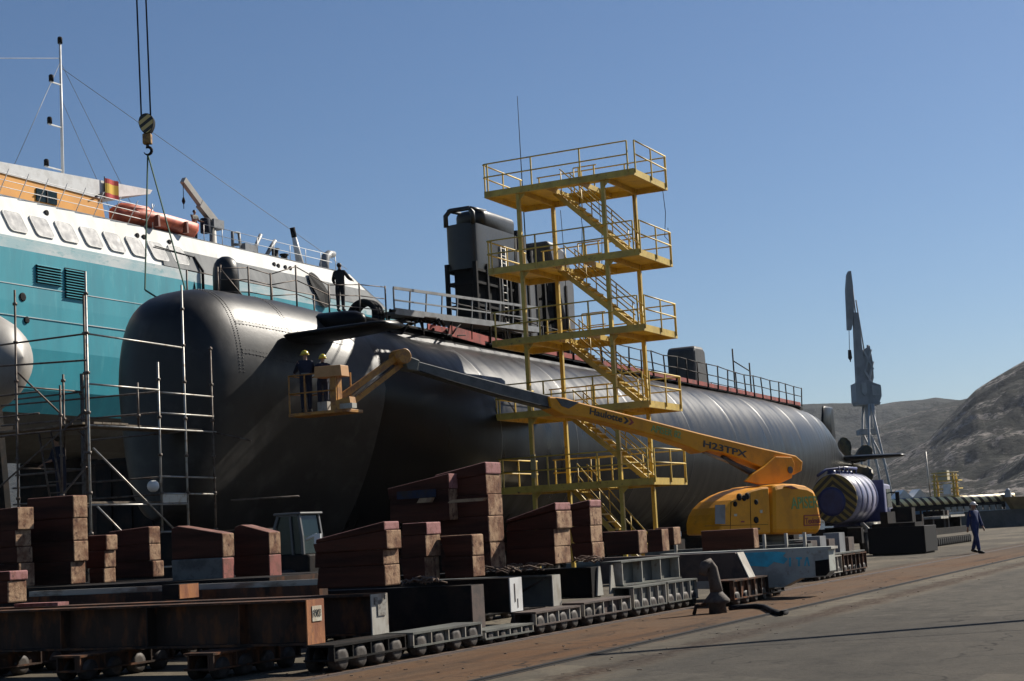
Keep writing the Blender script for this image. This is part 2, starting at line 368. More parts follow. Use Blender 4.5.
    c = mix(math_('MULTIPLY', mr(vc.outputs['Distance'],.012,.004), mr(n1,.4,.6)), c, (0.0124,0.0104,0.0086))
    # slab joints
    j = math_('LESS_THAN', math_('ABSOLUTE', math_('SUBTRACT', math_('FRACT', math_('MULTIPLY', sp.outputs[1], 1/6.)), .5)), .004)
    c = mix(math_('MULTIPLY', j, .6), c, (0.0161,0.0142,0.0118))
    L.new(c, b.inputs['Base Color']); b.inputs['Roughness'].default_value = .95; b.inputs['Specular IOR Level'].default_value = .12
    bp = N.new('ShaderNodeBump'); bp.inputs['Strength'].default_value = .5; bp.inputs['Distance'].default_value = .03
    L.new(math_('ADD', n3, math_('MULTIPLY', n2, 1.5)), bp.inputs['Height']); L.new(bp.outputs['Normal'], b.inputs['Normal'])
    return mt
gm = MB(); gm.box(-260,160,-40,146,-2.5,0)
struct(gm.build('ground', ground_mat()))
WATER = mat('harbour_water', (.02,.045,.06), .12, bump=.6, bsc=.8)
struct(MB().box(-9000,9000,146.02,9000,-2.6,-1.6).build('harbour_water', WATER))
for X,wd in ((-8.82,.07),(-11.35,.07)):
    r = MB(); r.box(X-.11,X-.075,-10,146,0,.006); r.box(X-wd/2,X+wd/2,-10,146,0,.018); r.box(X+.075,X+.11,-10,146,0,.006)
    struct(r.build('crane_rail', BROWNST if X<-10 else BLACK))

# far hills: real relief on three ridges
def ridge(name, prof, dist, depth, mt, seed, rough):
    PXL = [-900+i*33 for i in range(50)]+[755+i*1.25 for i in range(240)]+[1060+i*32 for i in range(21)]; nx, ny = len(PXL), 110; vs=[]; fs=[]
    def pz(x):
        for (a,b),(c,d) in zip(prof,prof[1:]):
            if a<=x<=c: return b+(d-b)*(x-a)/(c-a)
        return prof[-1][1]
    for i in range(nx):
        px = PXL[i]
        for j in range(ny):
            t = j/(ny-1)                      # 0 foot in front, .6 crest, 1 back foot
            dd = dist - depth*(1-t/.6) if t<.6 else dist + depth*.6*(t-.6)/.4
            p = at(px, pz(px), Dp=dist); cz = p.z
            base = at(px, pz(px), Dp=dd)
            s = t/.6 if t<.6 else 1-(t-.6)/.4
            s = s*s*(3-2*s)*.35 + s*.65
            n = noise.fractal(V((base.x/ (depth*.38), base.y/(depth*.38), seed)), 1.0, 2.1, 6)
            g = abs(noise.noise(V((px*.012+seed*3, t*.9, seed))))
            z = cz*s + (n*rough*cz)*min(1,(1-abs(s-.5)*1.4)) - g*rough*cz*.8*s*(1-s)*2
            z += noise.fractal(V((base.x/(depth*.07), base.y/(depth*.07), seed+5)), 1.0, 2.2, 5)*cz*.045*min(1,s*3)
            if s>.93: z = cz*s + n*cz*.035
            vs.append((base.x, base.y, z-3))
    for i in range(nx-1):
        for j in range(ny-1):
            fs.append((i*ny+j,(i+1)*ny+j,(i+1)*ny+j+1,i*ny+j+1))
    mb = MB(); mb.add(vs,fs,True)
    return struct(mb.build(name, mt))
def hill_mat(name, a, b2, c2, lo, hi, s):
    mt = D.materials.new(name); mt.use_nodes = True; N = mt.node_tree.nodes; L = mt.node_tree.links; b = N['Principled BSDF']
    g = N.new('ShaderNodeNewGeometry')
    def nz(sc, d, st=(1,1,1), off=0):
        mp = N.new('ShaderNodeMapping'); mp.inputs['Scale'].default_value = st; mp.inputs['Location'].default_value = (off,0,0); L.new(g.outputs['Position'], mp.inputs['Vector'])
        n = N.new('ShaderNodeTexNoise'); n.inputs['Scale'].default_value = sc; n.inputs['Detail'].default_value = d; n.inputs['Roughness'].default_value = .7; L.new(mp.outputs['Vector'], n.inputs['Vector']); return n.outputs['Fac']
    def mr(x,l,h):
        n = N.new('ShaderNodeMapRange'); L.new(x,n.inputs[0]); n.inputs[1].default_value=l; n.inputs[2].default_value=h; return n.outputs[0]
    def mix(f,x,y):
        n = N.new('ShaderNodeMix'); n.data_type='RGBA'; L.new(f,n.inputs[0])
        for i,q in ((6,x),(7,y)):
            if isinstance(q,tuple): n.inputs[i].default_value=(*q,1)
            else: L.new(q,n.inputs[i])
        return n.outputs[2]
    c = mix(mr(nz(s*2.2,8),.4,.62), a, b2)                       # scrub and dry grass
    c = mix(mr(nz(s*1.0,12,(1,1,2.2),40),lo,hi), c, c2)          # bare rock
    c = mix(mr(nz(s*7,10),.47,.54), c, (.010,.012,.008))         # bushes
    c = mix(mr(nz(s*5,10,(1,1,3),90),.62,.68), c, tuple(q*1.25 for q in c2))
    L.new(c, b.inputs['Base Color']); b.inputs['Roughness'].default_value = .95; b.inputs['Specular IOR Level'].default_value = .1
    bp = N.new('ShaderNodeBump'); bp.inputs['Strength'].default_value = 1; bp.inputs['Distance'].default_value = 14
    L.new(nz(s*3,12), bp.inputs['Height']); L.new(bp.outputs['Normal'], b.inputs['Normal'])
    return mt
ridge('far_hill', [(-900,480),(500,440),(780,404),(812,402),(850,403),(880,404),(905,399),(935,394),(962,397),(1100,390),(1700,430)], 3000, 700, hill_mat('far_hill_scrub',(0.0198,0.0236,0.0186),(0.0341,0.0341,0.0260),(0.0806,0.0744,0.0651),.56,.7,.012), 3.1, .14)
ridge('middle_hill', [(-900,500),(600,500),(760,452),(830,436),(862,428),(900,414),(935,403),(965,396),(1000,392),(1100,400),(1700,450)], 2100, 620, hill_mat('middle_hill_scrub',(.017,.019,.013),(.042,.037,.029),(.17,.15,.135),.54,.62,.016), 7.7, .26)
ridge('near_hill', [(-900,520),(780,512),(850,490),(885,462),(905,450),(930,434),(952,412),(968,396),(975,389),(1000,373),(1024,359),(1120,315),(1300,300),(1700,380)], 1400, 480, hill_mat('near_hill_rock',(.017,.020,.013),(.044,.039,.030),(.30,.265,.24),.50,.57,.022), 12.3, .34)

# ------------------------------------------------------------------ far quay
q = MB(); q.box(-36,40,143.2,144.6,-.02,1.35)
for x in range(-36,40,4): q.box(x,x+.12,143.12,143.2,0,1.3)
q.box(-36.1,40,143.1,144.7,1.35,1.5)
tag(q.build('quay_wall', CONCW),'low grey concrete quay wall along the water at right','wall')
# ------------------------------------------------------------------ submarine
XC, ZC, RH = -28.8, 5.1, 3.75
def interp(tab, y):
    if y<=tab[0][0]: return tab[0][1]
    for (a,b),(c,d) in zip(tab,tab[1:]):
        if a<=y<=c:
            t=(y-a)/(c-a); return b+(d-b)*t
    return tab[-1][1]
sub = thing('submarine','long black submarine propped up in the dry yard with its sail opened up','submarine',(XC,36,0))
def hull_ring(y, w, zt, zb, n=2.0, k=48, vee=0.):
    zm=(zt+zb)/2; h=(zt-zb)/2; o=[]
    for j in range(k):
        t=math.tau*j/k; c,s_=math.cos(t),math.sin(t)
        z=zm+h*math.copysign(abs(s_)**(2/n),s_); x=w*math.copysign(abs(c)**(2/n),c)
        if vee and z<6.3: x *= 1-vee*min(1,(6.3-z)/3.9)**.85
        o.append((XC+x, y, z))
    return o
rings=[]
YN=35.6
ys=[YN+d for d in (0,.02,.05,.1,.16,.23,.3,.42,.6,.8,1.0,1.25,1.5,2.0,2.5,3.2,4,5,6.5,8)]+[45,46.6,48,49.6,52,54,58,64,70,76,82,88,91,94,96.5,99,101.5,104,106,108,109.6,110.8,111.6]
for y in ys:
    d=y-YN
    w=interp([(0,.1),(.02,.35),(.05,.55),(.1,.76),(.16,.93),(.23,1.1),(.3,1.24),(.42,1.42),(.6,1.61),(.8,1.75),(1,1.86),(1.25,1.96),(1.5,2.03),(2,2.13),(2.5,2.21),(3.2,2.31),(4,2.42),(5,2.56),(6.5,2.78),(8,3.02),(9.4,3.26),(11,3.5),(12.4,3.66),(14,3.75)],d)
    zt=interp([(36,9.28),(41,9.3),(44,9.15),(48,8.85),(88,8.8),(94,8.75),(99.9,8.5),(102.2,8.27),(105.4,7.6),(108.2,6.35),(110,5.75),(111.6,5.55)],y)
    if d<2.2: zt -= 1.35*(1-math.sqrt(max(0,1-(1-d/2.2)**2)))
    zb=interp([(36,2.6),(38,2.0),(42,1.5),(48,1.35),(86,1.35),(94,1.9),(99,2.8),(104,3.9),(108,4.7),(110,4.95),(111.6,5.05)],y)
    if y>84: w=interp([(84,3.75),(88,3.6),(94,3.1),(99,2.25),(104,1.2),(108,.5),(110,.34),(111.6,.25)],y)
    rings.append(hull_ring(y,w,zt,zb, interp([(36,2.9),(39,2.7),(44,2.25),(49,2.0)],y), 48, interp([(0,.1),(.6,.2),(1.5,.42),(3,.55),(6,.52),(9,.34),(13,.0)],y-YN) if y-YN<13 else 0.))
kb_=19
mb=MB(); mb.loft(rings[:kb_+1],caps=False); o_=len(mb.v); mb.f.append(list(range(48))[::-1]); mb.mi.append(0); mb.sm.append(True); mb.build('bow_dome',BOWM,sub)
mb=MB(); mb.loft(rings[kb_:],caps=False); mb.f.append([len(mb.v)-48+j for j in range(48)]); mb.mi.append(0); mb.sm.append(True); mb.build('hull',HULLB,sub)
# plate seams and rivet rows on the bow
rv=MB()
def on_hull(y, ang, lift=.0):
    """point on the bow skin at station y and angle from the horizontal"""
    for a,b in zip(range(len(ys)),range(1,len(ys))):
        if ys[a]<=y<=ys[b]:
            t=(y-ys[a])/(ys[b]-ys[a]); k=48; f=(ang%math.tau)/math.tau*k; i=int(f); g=f-i
            def pt(r): return V(r[i%k])*(1-g)+V(r[(i+1)%k])*g
            p=pt(rings[a])*(1-t)+pt(rings[b])*t
            c=V((XC,y,ZC)); n=(p-c); n.y=0; n.normalize()
            return p+n*lift
for y in (37.2,39.6):
    for dy in (-.07,.07):
        for a in [x*.026 for x in range(6,56)]:
            p=on_hull(y+dy,a,.0); rv.sphere(p,.022,3)
for k in range(34):
    for da in (.0,.035):
        rv.sphere(on_hull(37.3+k*.14,.30+da),.022,3); rv.sphere(on_hull(37.3+k*.14,.60+da),.022,3)
rv.build('rivet_row',BOWM,sub)
st=MB()
for a0,a1,y0,y1 in ((.30,.34,37.3,42.2),(.60,.64,37.3,42.2)):
    k=18; r0=[];r1=[]
    for i in range(k+1):
        y=y0+(y1-y0)*i/k; r0.append((on_hull(y,a0,.012),on_hull(y,a1,.012)))
    st=MB()
    for i in range(k): st.add([r0[i][0],r0[i][1],r0[i+1][1],r0[i+1][0]],[(0,1,2,3)])
    st.build('seam_strip',BOWM,sub)
# circumferential weld seams
for y in (50,56.5,63,69.5,76,82,88,93,98):
    def rg_(yy,l): 
        i=max(q for q in range(len(ys)) if ys[q]<=yy); j=min(i+1,len(ys)-1); t=(yy-ys[i])/(ys[j]-ys[i]) if j>i else 0
        o=[]
        for a,b in zip(rings[i],rings[j]):
            p=V(a).lerp(V(b),t); n=p-V((XC,yy,5.0)); n.y=0; o.append(p+n.normalized()*l)
        return o
    m_=MB(); m_.loft([rg_(y-.05,-.004),rg_(y-.03,.009),rg_(y+.03,.009),rg_(y+.05,-.004)],True,False); m_.build('weld_seam',SAILM,sub)
# casing (flat deck on top of the pressure hull)
cas=MB(); rr=[]
for y,hw,zt in ((42.5,.5,9.1),(44,1.0,9.12),(47,1.25,9.0),(60,1.3,8.88),(80,1.3,8.72),(95,1.15,8.62),(98,.7,8.58),(100.2,.12,8.46)):
    zb=zt-.75
    rr.append([(XC-hw-.35,y,zb),(XC-hw,y,zt-.06),(XC-hw+.08,y,zt),(XC+hw-.08,y,zt),(XC+hw,y,zt-.06),(XC+hw+.35,y,zb)])
cas.loft(rr,False); cas.build('deck_casing',HULLB,sub)
# snorkel-like dome on the bow
dm=MB(); dm.lathe((XC,39.35,9.0),(0,0,1),[(0,.40),(.95,.40),(1.15,.385),(1.3,.34),(1.42,.26),(1.5,.13),(1.52,.02)],24); dm.build('sonar_dome',SAILM,sub)
# bow plane, starboard, sticking out over the yard
bp_=MB(); rr=[]
for x,c,t,zz in ((XC+2.2,2.3,.17,7.83),(XC+3.3,2.2,.17,7.86),(XC+4.3,2.0,.15,7.90),(XC+5.1,1.7,.12,7.94),(XC+5.35,1.2,.12,7.95)):
    yc=40.2; rr.append([(x,yc+c*.5*u,zz+t*v) for u,v in ((-1,0),(-.8,.55),(-.3,.9),(.3,.8),(.8,.3),(1,0),(.8,-.3),(.3,-.8),(-.3,-.9),(-.8,-.55))])
bp_.loft(rr); bp_.build('bow_plane',HULLB,sub)
hs=MB(); hs.lathe((XC+1.7,41.9,8.5),(1,.0,.0),[(0,.34),(.9,.32),(1.3,.27),(1.55,.17),(1.62,.03)],16); hs.build('plane_hub',HULLB,sub)
SY=.75
_k=len(D.objects)
# sail: rounded cowl in front, stripped frames amidships, rear block
X0,X1=XC-.62,XC+.62
def sail_ring(y0,y1,hw,z,n=22):
    o=[]
    for j in range(n):
        t=math.pi*j/(n-1)  # front half round
        o.append((XC-hw*math.cos(t)*1.0, y0+.42*(1-math.sin(t)**.5), z))
    o += [(XC+hw,y1,z),(XC-hw,y1,z)]
    return o
cw=MB()
cw.loft([sail_ring(53.9,57.2,.62,12.05),sail_ring(53.9,57.35,.66,12.4),sail_ring(53.9,57.5,.66,13.85)],True,False)
cw.loft([sail_ring(54.75,57.5,.66,13.85),sail_ring(54.75,57.55,.66,14.3),sail_ring(54.77,57.54,.645,14.4),sail_ring(54.82,57.5,.60,14.48),sail_ring(54.9,57.4,.53,14.53),sail_ring(55.1,57.2,.3,14.56)],True,True)
cw.build('sail_cowl',SAILM,sub)
hp=MB(); hp.path([(XC-.6,54.0,13.8),(XC-.6,54.0,14.25),(XC-.42,54.05,14.45),(XC+.42,54.05,14.45),(XC+.6,54.0,14.25),(XC+.6,54.0,13.8)],.1,8)
hp.path([(XC-.5,54.05,14.45),(XC-.5,55.3,14.52)],.07,8); hp.path([(XC+.5,54.05,14.45),(XC+.5,55.3,14.52)],.07,8)
hp.build('bridge_hoop',SAILM,sub)
fr=MB()
for y in (53.95,54.9,55.9,56.9,57.6,58.6,59.4,60.2,61.3,62.4):
    for x in (X0,X1):
        if y<57 or y>57.5: fr.bar((x,y,8.9),(x,y,12.3),.13,.16)
    for z in (9.6,10.6,11.5): fr.bar((X0,y,z),(X1,y,z),.08,.1)
for z in (9.6,10.6,11.5,12.0):
    fr.bar((X0,53.95,z),(X0,62.4,z),.08,.1)
    fr.bar((X1,53.95,z),(X1,57.2,z),.08,.1)
fr.build('sail_frame',BLACK,sub)
co=MB(); co.box(XC-.5,XC+.28,54.3,56.4,8.9,12.2); co.box(XC-.45,XC+.35,57.7,60.6,8.9,12.9); co.box(XC-.45,XC+.3,60.7,62.0,8.9,12.0)
for y,r,z in ((54.7,.16,12.1),(57.9,.2,13.9),(58.5,.16,14.0),(59.3,.2,14.1),(60.1,.14,13.6),(58.9,.12,14.3)): co.tube((XC+.1,y,9),(XC+.1,y,z),r,10)
random.seed(3)
for i in range(26):
    y=random.uniform(54.2,62); z=random.uniform(9.2,12.5); co.tube((XC+random.uniform(-.3,.5),y,z),(XC+random.uniform(-.2,.58),y+random.uniform(-.8,.8),z+random.uniform(-.9,.9)),random.uniform(.03,.07),6)
co.build('sail_inner_gear',BLACK,sub)
sp_=MB(); sp_.prism([(X1,57.7,9.2),(X1,59.4,9.2),(X1,59.4,12.2),(X1,58.4,13.2),(X1,57.7,13.2)],(.03,0,0)); sp_.build('sail_side_plate',SAILG,sub)
rb=MB(); k=[(60.8,9.0),(62.9,9.0),(63.3,10),(63.4,12.3),(63.1,13.3),(62.5,13.9),(61.6,14.1),(60.8,14.1)]
rb.prism([(XC-.6,y,z) for y,z in k if z>11.5 or y>62.5] ,(1.24,0,0)); rb.build('sail_rear_block',SAILG,sub,.12)
la=MB()
for y in (56.1,56.5): la.tube((X1+.08,y,9.0),(X1+.08,y,13.2),.03,6)
for i in range(14): la.tube((X1+.08,56.1,9.2+i*.3),(X1+.08,56.5,9.2+i*.3),.02,5)
la.build('sail_ladder',GALV,sub)
an=MB(); an.tube((XC,60.7,13),(XC-.05,60.8,20.4),.03,6,.012); an.build('whip_antenna',BLACK,sub)
for ob in list(sub.children):
    if ob.name.split('.')[0] in ('sail_cowl','bridge_hoop','sail_frame','sail_inner_gear','sail_side_plate','sail_rear_block','sail_ladder'): ob.location.y += SY
# aft fairing box
fb=MB(); fb.prism([(XC-.8,78.9,8.6),(XC-.8,78.9,10.75),(XC-.8,79.15,10.98),(XC-.8,80.3,11.0),(XC-.8,80.7,10.8),(XC-.8,80.9,8.6)],(1.55,0,0)); fb.build('aft_fairing',mat('fairing_grey',(.06,.06,.06),.6,col2=(.035,.035,.035),sc=2),sub,.16)
# stern: upper and lower rudder, planes, propeller
rgd=MB(); rgd.loft([[(XC-t,y,z-.25),(XC-t*.5,y,z+.1),(XC+t*.5,y,z+.1),(XC+t,y,z-.25)] for y,z,t in ((99.9,8.5,.3),(102.2,8.3,.28),(105.4,7.66,.25),(108.2,6.42,.22),(110,5.82,.2),(111.4,5.6,.15))],False); rgd.build('stern_ridge',BLACK,sub)
ru=MB()
def foil(y0,y1,z,t,axis='z'):
    pts=((0,0),(.1,.6),(.3,1),(.6,.75),(1,.06),(.6,-.75),(.3,-1),(.1,-.6))
    return [(y0+(y1-y0)*u, t*v) for u,v in pts]
def vfoil(lst):
    return [[(XC+b,a,z) for a,b in foil(y0,y1,z,t)] for y0,y1,z,t in lst]
ru.loft(vfoil([(104.6,108.6,7.0,.2),(105.8,108.6,9.0,.16),(106.0,108.4,9.15,.06)])); ru.build('upper_rudder',HULLB,sub)
ru=MB(); ru.loft(vfoil([(105.5,109,4.3,.2),(106.4,109,2.6,.15)])); ru.build('lower_rudder',HULLB,sub)
for sx in (1,-1):
    ru=MB(); ru.loft([[(XC+sx*x,a,5.62+b) for a,b in foil(y0,y1,0,t)] for x,y0,y1,t in ((.3,108.6,111.0,.20),(2.2,109.0,111.0,.17),(4.1,109.4,110.9,.12),(4.35,109.8,110.8,.03))]); ru.build('stern_plane',HULLB,sub)
pr_=MB(); pr_.lathe((XC,111.5,5.35),(0,1,0),[(0,.3),(.5,.3),(.9,.22),(1.2,.05)],16); pr_=pr_.build('propeller_hub',COPP,sub)
for i in range(5):
    a=math.tau*i/5+.55; u=V((math.cos(a),0,math.sin(a))); tdir=V((-math.sin(a),0,math.cos(a)))
    b_=MB(); L_=[]
    for r,c,tw in ((.25,.30,.9),(.6,.50,.75),(1.0,.66,.6),(1.4,.66,.5),(1.75,.42,.45),(1.9,.12,.45)):
        ce=V((XC,112.0,5.35))+u*r; ch=(tdir*math.cos(tw)+V((0,1,0))*math.sin(tw)).normalized(); nn=ch.cross(u)
        L_.append([ce+ch*c*p+nn*.03*q for p,q in ((-1,0),(-.3,1),(.5,.8),(1,0),(.5,-.6),(-.3,-.8))])
    b_.loft(L_); b_.build('propeller_blade',COPP,pr_)
# docking cradle under the keel (keel blocks, mostly hidden by the black belly)
for i,y in enumerate(range(44,92,6)):
    kb=thing('keel_cradle','dark steel cradle carrying the submarine keel','cradle',(XC,y,0),'cradles under the submarine')
    zk=interp([(36,2.6),(48,1.35),(88,1.35),(94,1.6),(99,2.2),(104,3.3)],y)
    MB().box(XC-3.4,XC+3.4,y-.5,y+.5,.45,1.05).build('beam',BLACKST,kb)
    MB().box(XC-.9,XC+.9,y-.35,y+.35,1.05,zk+.03).build('block',TIMBER,kb)
    for x in (-2.6,2.6):
        lg=MB(); lg.lathe((XC+x-.12,y-.3,.24),(1,0,0),[(0,.24),(.2,.24)],14); lg.lathe((XC+x-.12,y+.3,.24),(1,0,0),[(0,.24),(.2,.24)],14); lg.build('wheel',WHEELM,kb)
# ------------------------------------------------------------------ deck staging on the submarine
wk=thing('deck_walkway','red edged scaffold walkway with railings along the top of the submarine','walkway',(XC+1.3,44,9))
def dz(y): return interp([(44,9.16),(55,9.03),(65,8.92),(78,8.8),(96,8.6)],y)
XW=XC+1.35
tb=MB(); tb.prism([(XW,49.3,dz(49.3)-.06),(XW,95.8,dz(95.8)-.06),(XW,95.8,dz(95.8)+.15),(XW,49.3,dz(49.3)+.15)],(.05,0,0)); tb.build('toe_board',REDST,wk)
sk_=MB(); rnd_=random.Random(4); y=46.0; top_=[];bot_=[]
while y<95.9: top_.append((XW+.03,y,dz(y)-.062)); bot_.append((XW+.03,y,dz(y)-.3-.1*abs(math.sin(y*1.9))-rnd_.uniform(0,.05))); y+=.35
for (a,b,c,d) in zip(top_,top_[1:],bot_[1:],bot_): sk_.prism([a,b,c,d],(-.04,0,0))
sk_.build('black_edge_strip',BLACK,wk)  # black strip with a scalloped lower edge below the toe board
un=MB()
un.prism([(XW-.9,44.5,dz(44.5)-.10),(XW-.9,95.8,dz(95.8)-.10),(XW-.9,95.8,dz(95.8)-.04),(XW-.9,44.5,dz(44.5)-.04)],(.9,0,0)); un.build('walk_deck',PLANK,wk)
br=MB(); y=45.0; random.seed(5)
while y<95.5:
    br.prism([(XW+.02,y,dz(y)-.12),(XW-1.0,y,dz(y)-.12),(XW-.2,y,dz(y)-.42),(XW+.02,y,dz(y)-.32)],(0,.07,0)); 
    br.bar((XW,y,dz(y)-.22),(XW,y+1.25,dz(y)-.24),.06,.2); y+=1.25
br.build('bracket',BLACKST,wk)
y=51.0; prev=None; i=0
while y<96.2:
    tilt=random.uniform(-.12,.12)
    p0=V((XW+.07,y,dz(y)-.1)); p1=V((XW+.07+tilt*.3,y+tilt,dz(y)+1.05+random.uniform(0,.12)))
    MB().tube(p0,p1,.038,6).build('post',BLACKST,wk)
    if prev:
        for f in (.55,1.0):
            MB().tube(prev[0].lerp(prev[1],f*.97),p0.lerp(p1,f*.97),.028,5).build('rail',BLACKST,wk)
    prev=(p0,p1); y+=1.55; i+=1
for y0,h in ((88.0,3.0),(91.0,2.4)): MB().tube((XW-1.5,y0,8.6),(XW-1.5,y0,8.6+h),.045,6).build('tall_pole',BLACKST,wk)
MB().tube((XW-1.5,88.0,10.9),(XW-1.5,91.0,10.5),.035,6).build('rail',BLACKST,wk)
# port side rail, seen over the deck
pv=None; y=50.
while y<96:
    p0=V((XC-1.3,y,dz(y))); p1=p0+V((0,random.uniform(-.05,.05),1.0)); MB().tube(p0,p1,.035,5).build('post',BLACKST,wk)
    if pv: MB().tube(pv,p1,.025,5).build('rail',BLACKST,wk)
    pv=p1; y+=3.1
# bow railing (scaffold tubes) and gangway panel
bow=thing('bow_railing','scaffold tube railing round the foredeck of the submarine','railing',(XC+1.2,40,9.1))
pts=[(38.6,.25),(39.6,.65),(40.4,.9),(41.5,1.1),(43.2,1.2),(45.0,1.25),(46.6,1.3)]
pv=None
for i,(y,dx) in enumerate(pts):
    h=(1.0,1.1,.95,1.35,.9,1.15,1.25)[i]*.92
    p0=V((XC+dx,y,8.8)); p1=V((XC+dx,y,9.15+h)); MB().tube(p0,p1,.028,6).build('post',TUBED,bow)
    if pv:
        for f in (.42,.7,.97): MB().tube(pv[0].lerp(pv[1],f),p0.lerp(p1,f),.018,5).build('rail',TUBED,bow)
    pv=(p0,p1)
MB().tube((XC+.25,38.6,8.9),(XC+.25,38.75,10.15),.03,6).build('post',TUBED,bow)
MB().tube((XC+.65,39.6,9.0),(XC+.3,38.7,10.0),.025,5).build('brace',TUBED,bow)
pv=None
for y in (39,41.2,43.5,46):
    p0=V((XC-1.2,y,8.8)); p1=V((XC-1.2,y,10.2)); MB().tube(p0,p1,.03,6).build('post',TUBED,bow)
    if pv: MB().tube(pv,p1,.022,5).build('rail',TUBED,bow)
    pv=p1
gw=thing('gangway','grey ladder-like gangway laid on the deck by the sail','gangway',(XC+1.3,47,9.4))
a0,a1=V((XW+.1,46.9,10.25)),V((XW+.1,58.5,10.75)); b0,b1=V((XW+.1,46.9,9.45)),V((XW+.1,58.5,9.85))
MB().bar(a0,a1,.05,.1).build('top_chord',GREYP,gw); MB().bar(a0.lerp(b0,.52),a1.lerp(b1,.52),.04,.05).build('middle_chord',GREYP,gw); MB().bar(b0,b1,.06,.22).build('bottom_chord',GREYP,gw)
for i in range(11):
    f=i/10; MB().bar(a0.lerp(a1,f),b0.lerp(b1,max(0,f-.012)),.04,.05).build('upright',GREYP,gw)
MB().prism([b0,b1,b1+V((-.9,0,0)),b0+V((-.9,0,0))],(0,0,-.1)).build('tread_deck',GREYP,gw)
rubble=thing('debris_pile','dark tangle of hoses and brackets under the gangway','debris',(XW,48.5,8.9))
db=MB(); random.seed(11)
for i in range(44):
    c=V((XW+random.uniform(-.5,.15),random.uniform(46.5,51.5),9.0+random.uniform(-.15,.45))); d=V((random.uniform(-.3,.3),random.uniform(-.7,.7),random.uniform(-.25,.25)))
    db.path([c-d,c+V((0,0,random.uniform(-.05,.12))),c+d],random.uniform(.02,.06),5)
db.build('hose_tangle',BLACKST,rubble)
rp=MB(); rp.prism([(XW+.06,50.7,8.95),(XW+.06,53.6,8.82),(XW+.06,53.6,9.2),(XW+.06,50.9,9.33)],(.03,0,0)); rp.build('red_plate',REDST,rubble)
coil=MB()
k=26
for t in range(3):
    pts=[(XC+.55+.52*math.cos(math.tau*j/k),46.3+.2*t,9.28+.52*math.sin(math.tau*j/k)) for j in range(k+1)]
    coil.path(pts,.11,8)
tag(coil.build('hose_coil',BLACK),'black hose coil standing upright on the foredeck','hose coil')
# ------------------------------------------------------------------ ship behind
XS=-50.0
ship=thing('passenger_ship','white and teal passenger ship on the slip behind the submarine','ship',(XS-6,60,6))
def pl(*pts, X=XS): return [at(px,py,X=X) for px,py in pts]
def side(poly, depth, mt, name, off=0., bevel=0): 
    mb=MB(); mb.prism([(XS+off,y,z) for y,z in poly],(-depth,0,0)); return mb.build(name,mt,ship,bevel)
YB=36.0
def xs(z): return XS-max(0,z-15.9)*.4
m_=MB(); o_=[(YB,15.9),(85.2,15.6),(84.6,16.2),(81.9,17.85),(YB,17.9)]
m_.add([(xs(z),y,z) for y,z in o_]+[(XS-13,y,z) for y,z in o_],[(0,1,2,3,4),(5,6,7,8,9)]+[(i,(i+1)%5,5+(i+1)%5,5+i) for i in range(5)]); m_.build('hull_white_strake',SHIPW,ship)
side([(YB,15.9),(63.2,15.9),(63.2,15.35),(YB,15.35)],13,SHIPB,'hull_washed_band',-.002)
side([(63.2,15.9),(85.25,15.9),(86.2,15.0),(63.2,15.35)],13,SHIPB,'hull_washed_band',-.002)
te=MB(); n=7
prof=[(15.35,0),(13.0,.0),(11.0,-.05),(9.2,-.3),(8.2,-.8)]
rings=[]
for z,dx in prof: rings.append([(XS+dx,YB,z),(XS+dx,86.2+(15.35-z)*.75,z),(XS-13-dx,86.2+(15.35-z)*.75,z),(XS-13-dx,YB,z)])
te.loft(rings,False); te.build('hull_teal_side',SHIPT,ship)
bt=MB(); rings=[]
for z,dx in ((8.2,-.8),(7.4,-1.6),(6.8,-3.2),(6.5,-5.5)): rings.append([(XS+dx,YB,z),(XS+dx,90,z),(XS-13-dx,90,z),(XS-13-dx,YB,z)])
bt.loft(rings,False); bt.build('hull_bottom',SHIPK,ship)
# flat grey band along the forward part of the strake
gb=MB(); gb.prism([(xs(z)+.012,y,z) for y,z in ((64.0,17.0),(83.1,16.95),(84.6,16.05),(84.9,15.92),(63.2,15.92),(63.4,16.6))],(.012,0,.003)); gb.build('grey_band',SHIPG,ship)
# weld lines
wl=MB()
for z in (13.75,12.35): wl.box(XS+.0,XS+.02,YB,85,z,z+.035)
wl.build('weld_seam',SHIPB,ship)
# windows (slanted, rounded)
for cx,cy in ((15,221.5),(42,227),(67,232),(91.7,237.2),(114.6,242),(136.6,246.8),(158,251),(178.5,255)):
    p=at(cx,cy,X=XS-.3); hw,hh,sk=.54,.46,-.2
    P=[]
    for sx,sy in ((1,1),(-1,1),(-1,-1),(1,-1)):
        for a in range(5):
            t=math.pi/2*a/4+{(1,1):0,(-1,1):math.pi/2,(-1,-1):math.pi,(1,-1):3*math.pi/2}[(sx,sy)]
            u=sx*(hw-.18)+.18*math.cos(t); v=sy*(hh-.18)+.18*math.sin(t)
            P.append((xs(p.z+v),p.y+u+sk*v,p.z+v))
    wn=MB(); wn.prism([(x+.035,y,z) for x,y,z in P],(-.03,0,0)); wn=wn.build('window',GLASSG,ship)
    fm=MB(); c=V((xs(p.z),p.y,p.z))
    o=[V(q) for q in P]; inn=[V((q.x+.04,q.y,q.z)) for q in o]; out=[V((xs(c.z+(q.z-c.z)*1.07)+.04,c.y+(q.y-c.y)*1.07,c.z+(q.z-c.z)*1.07)) for q in o]; k=len(o)
    fm.add(inn+out,[(i,(i+1)%k,k+(i+1)%k,k+i) for i in range(k)]); fm.add([V((xs(q.z)-.01,q.y,q.z)) for q in out]+out,[(i,(i+1)%k,k+(i+1)%k,k+i) for i in range(k)])
    fm.build('window_frame',SHIPW,wn)
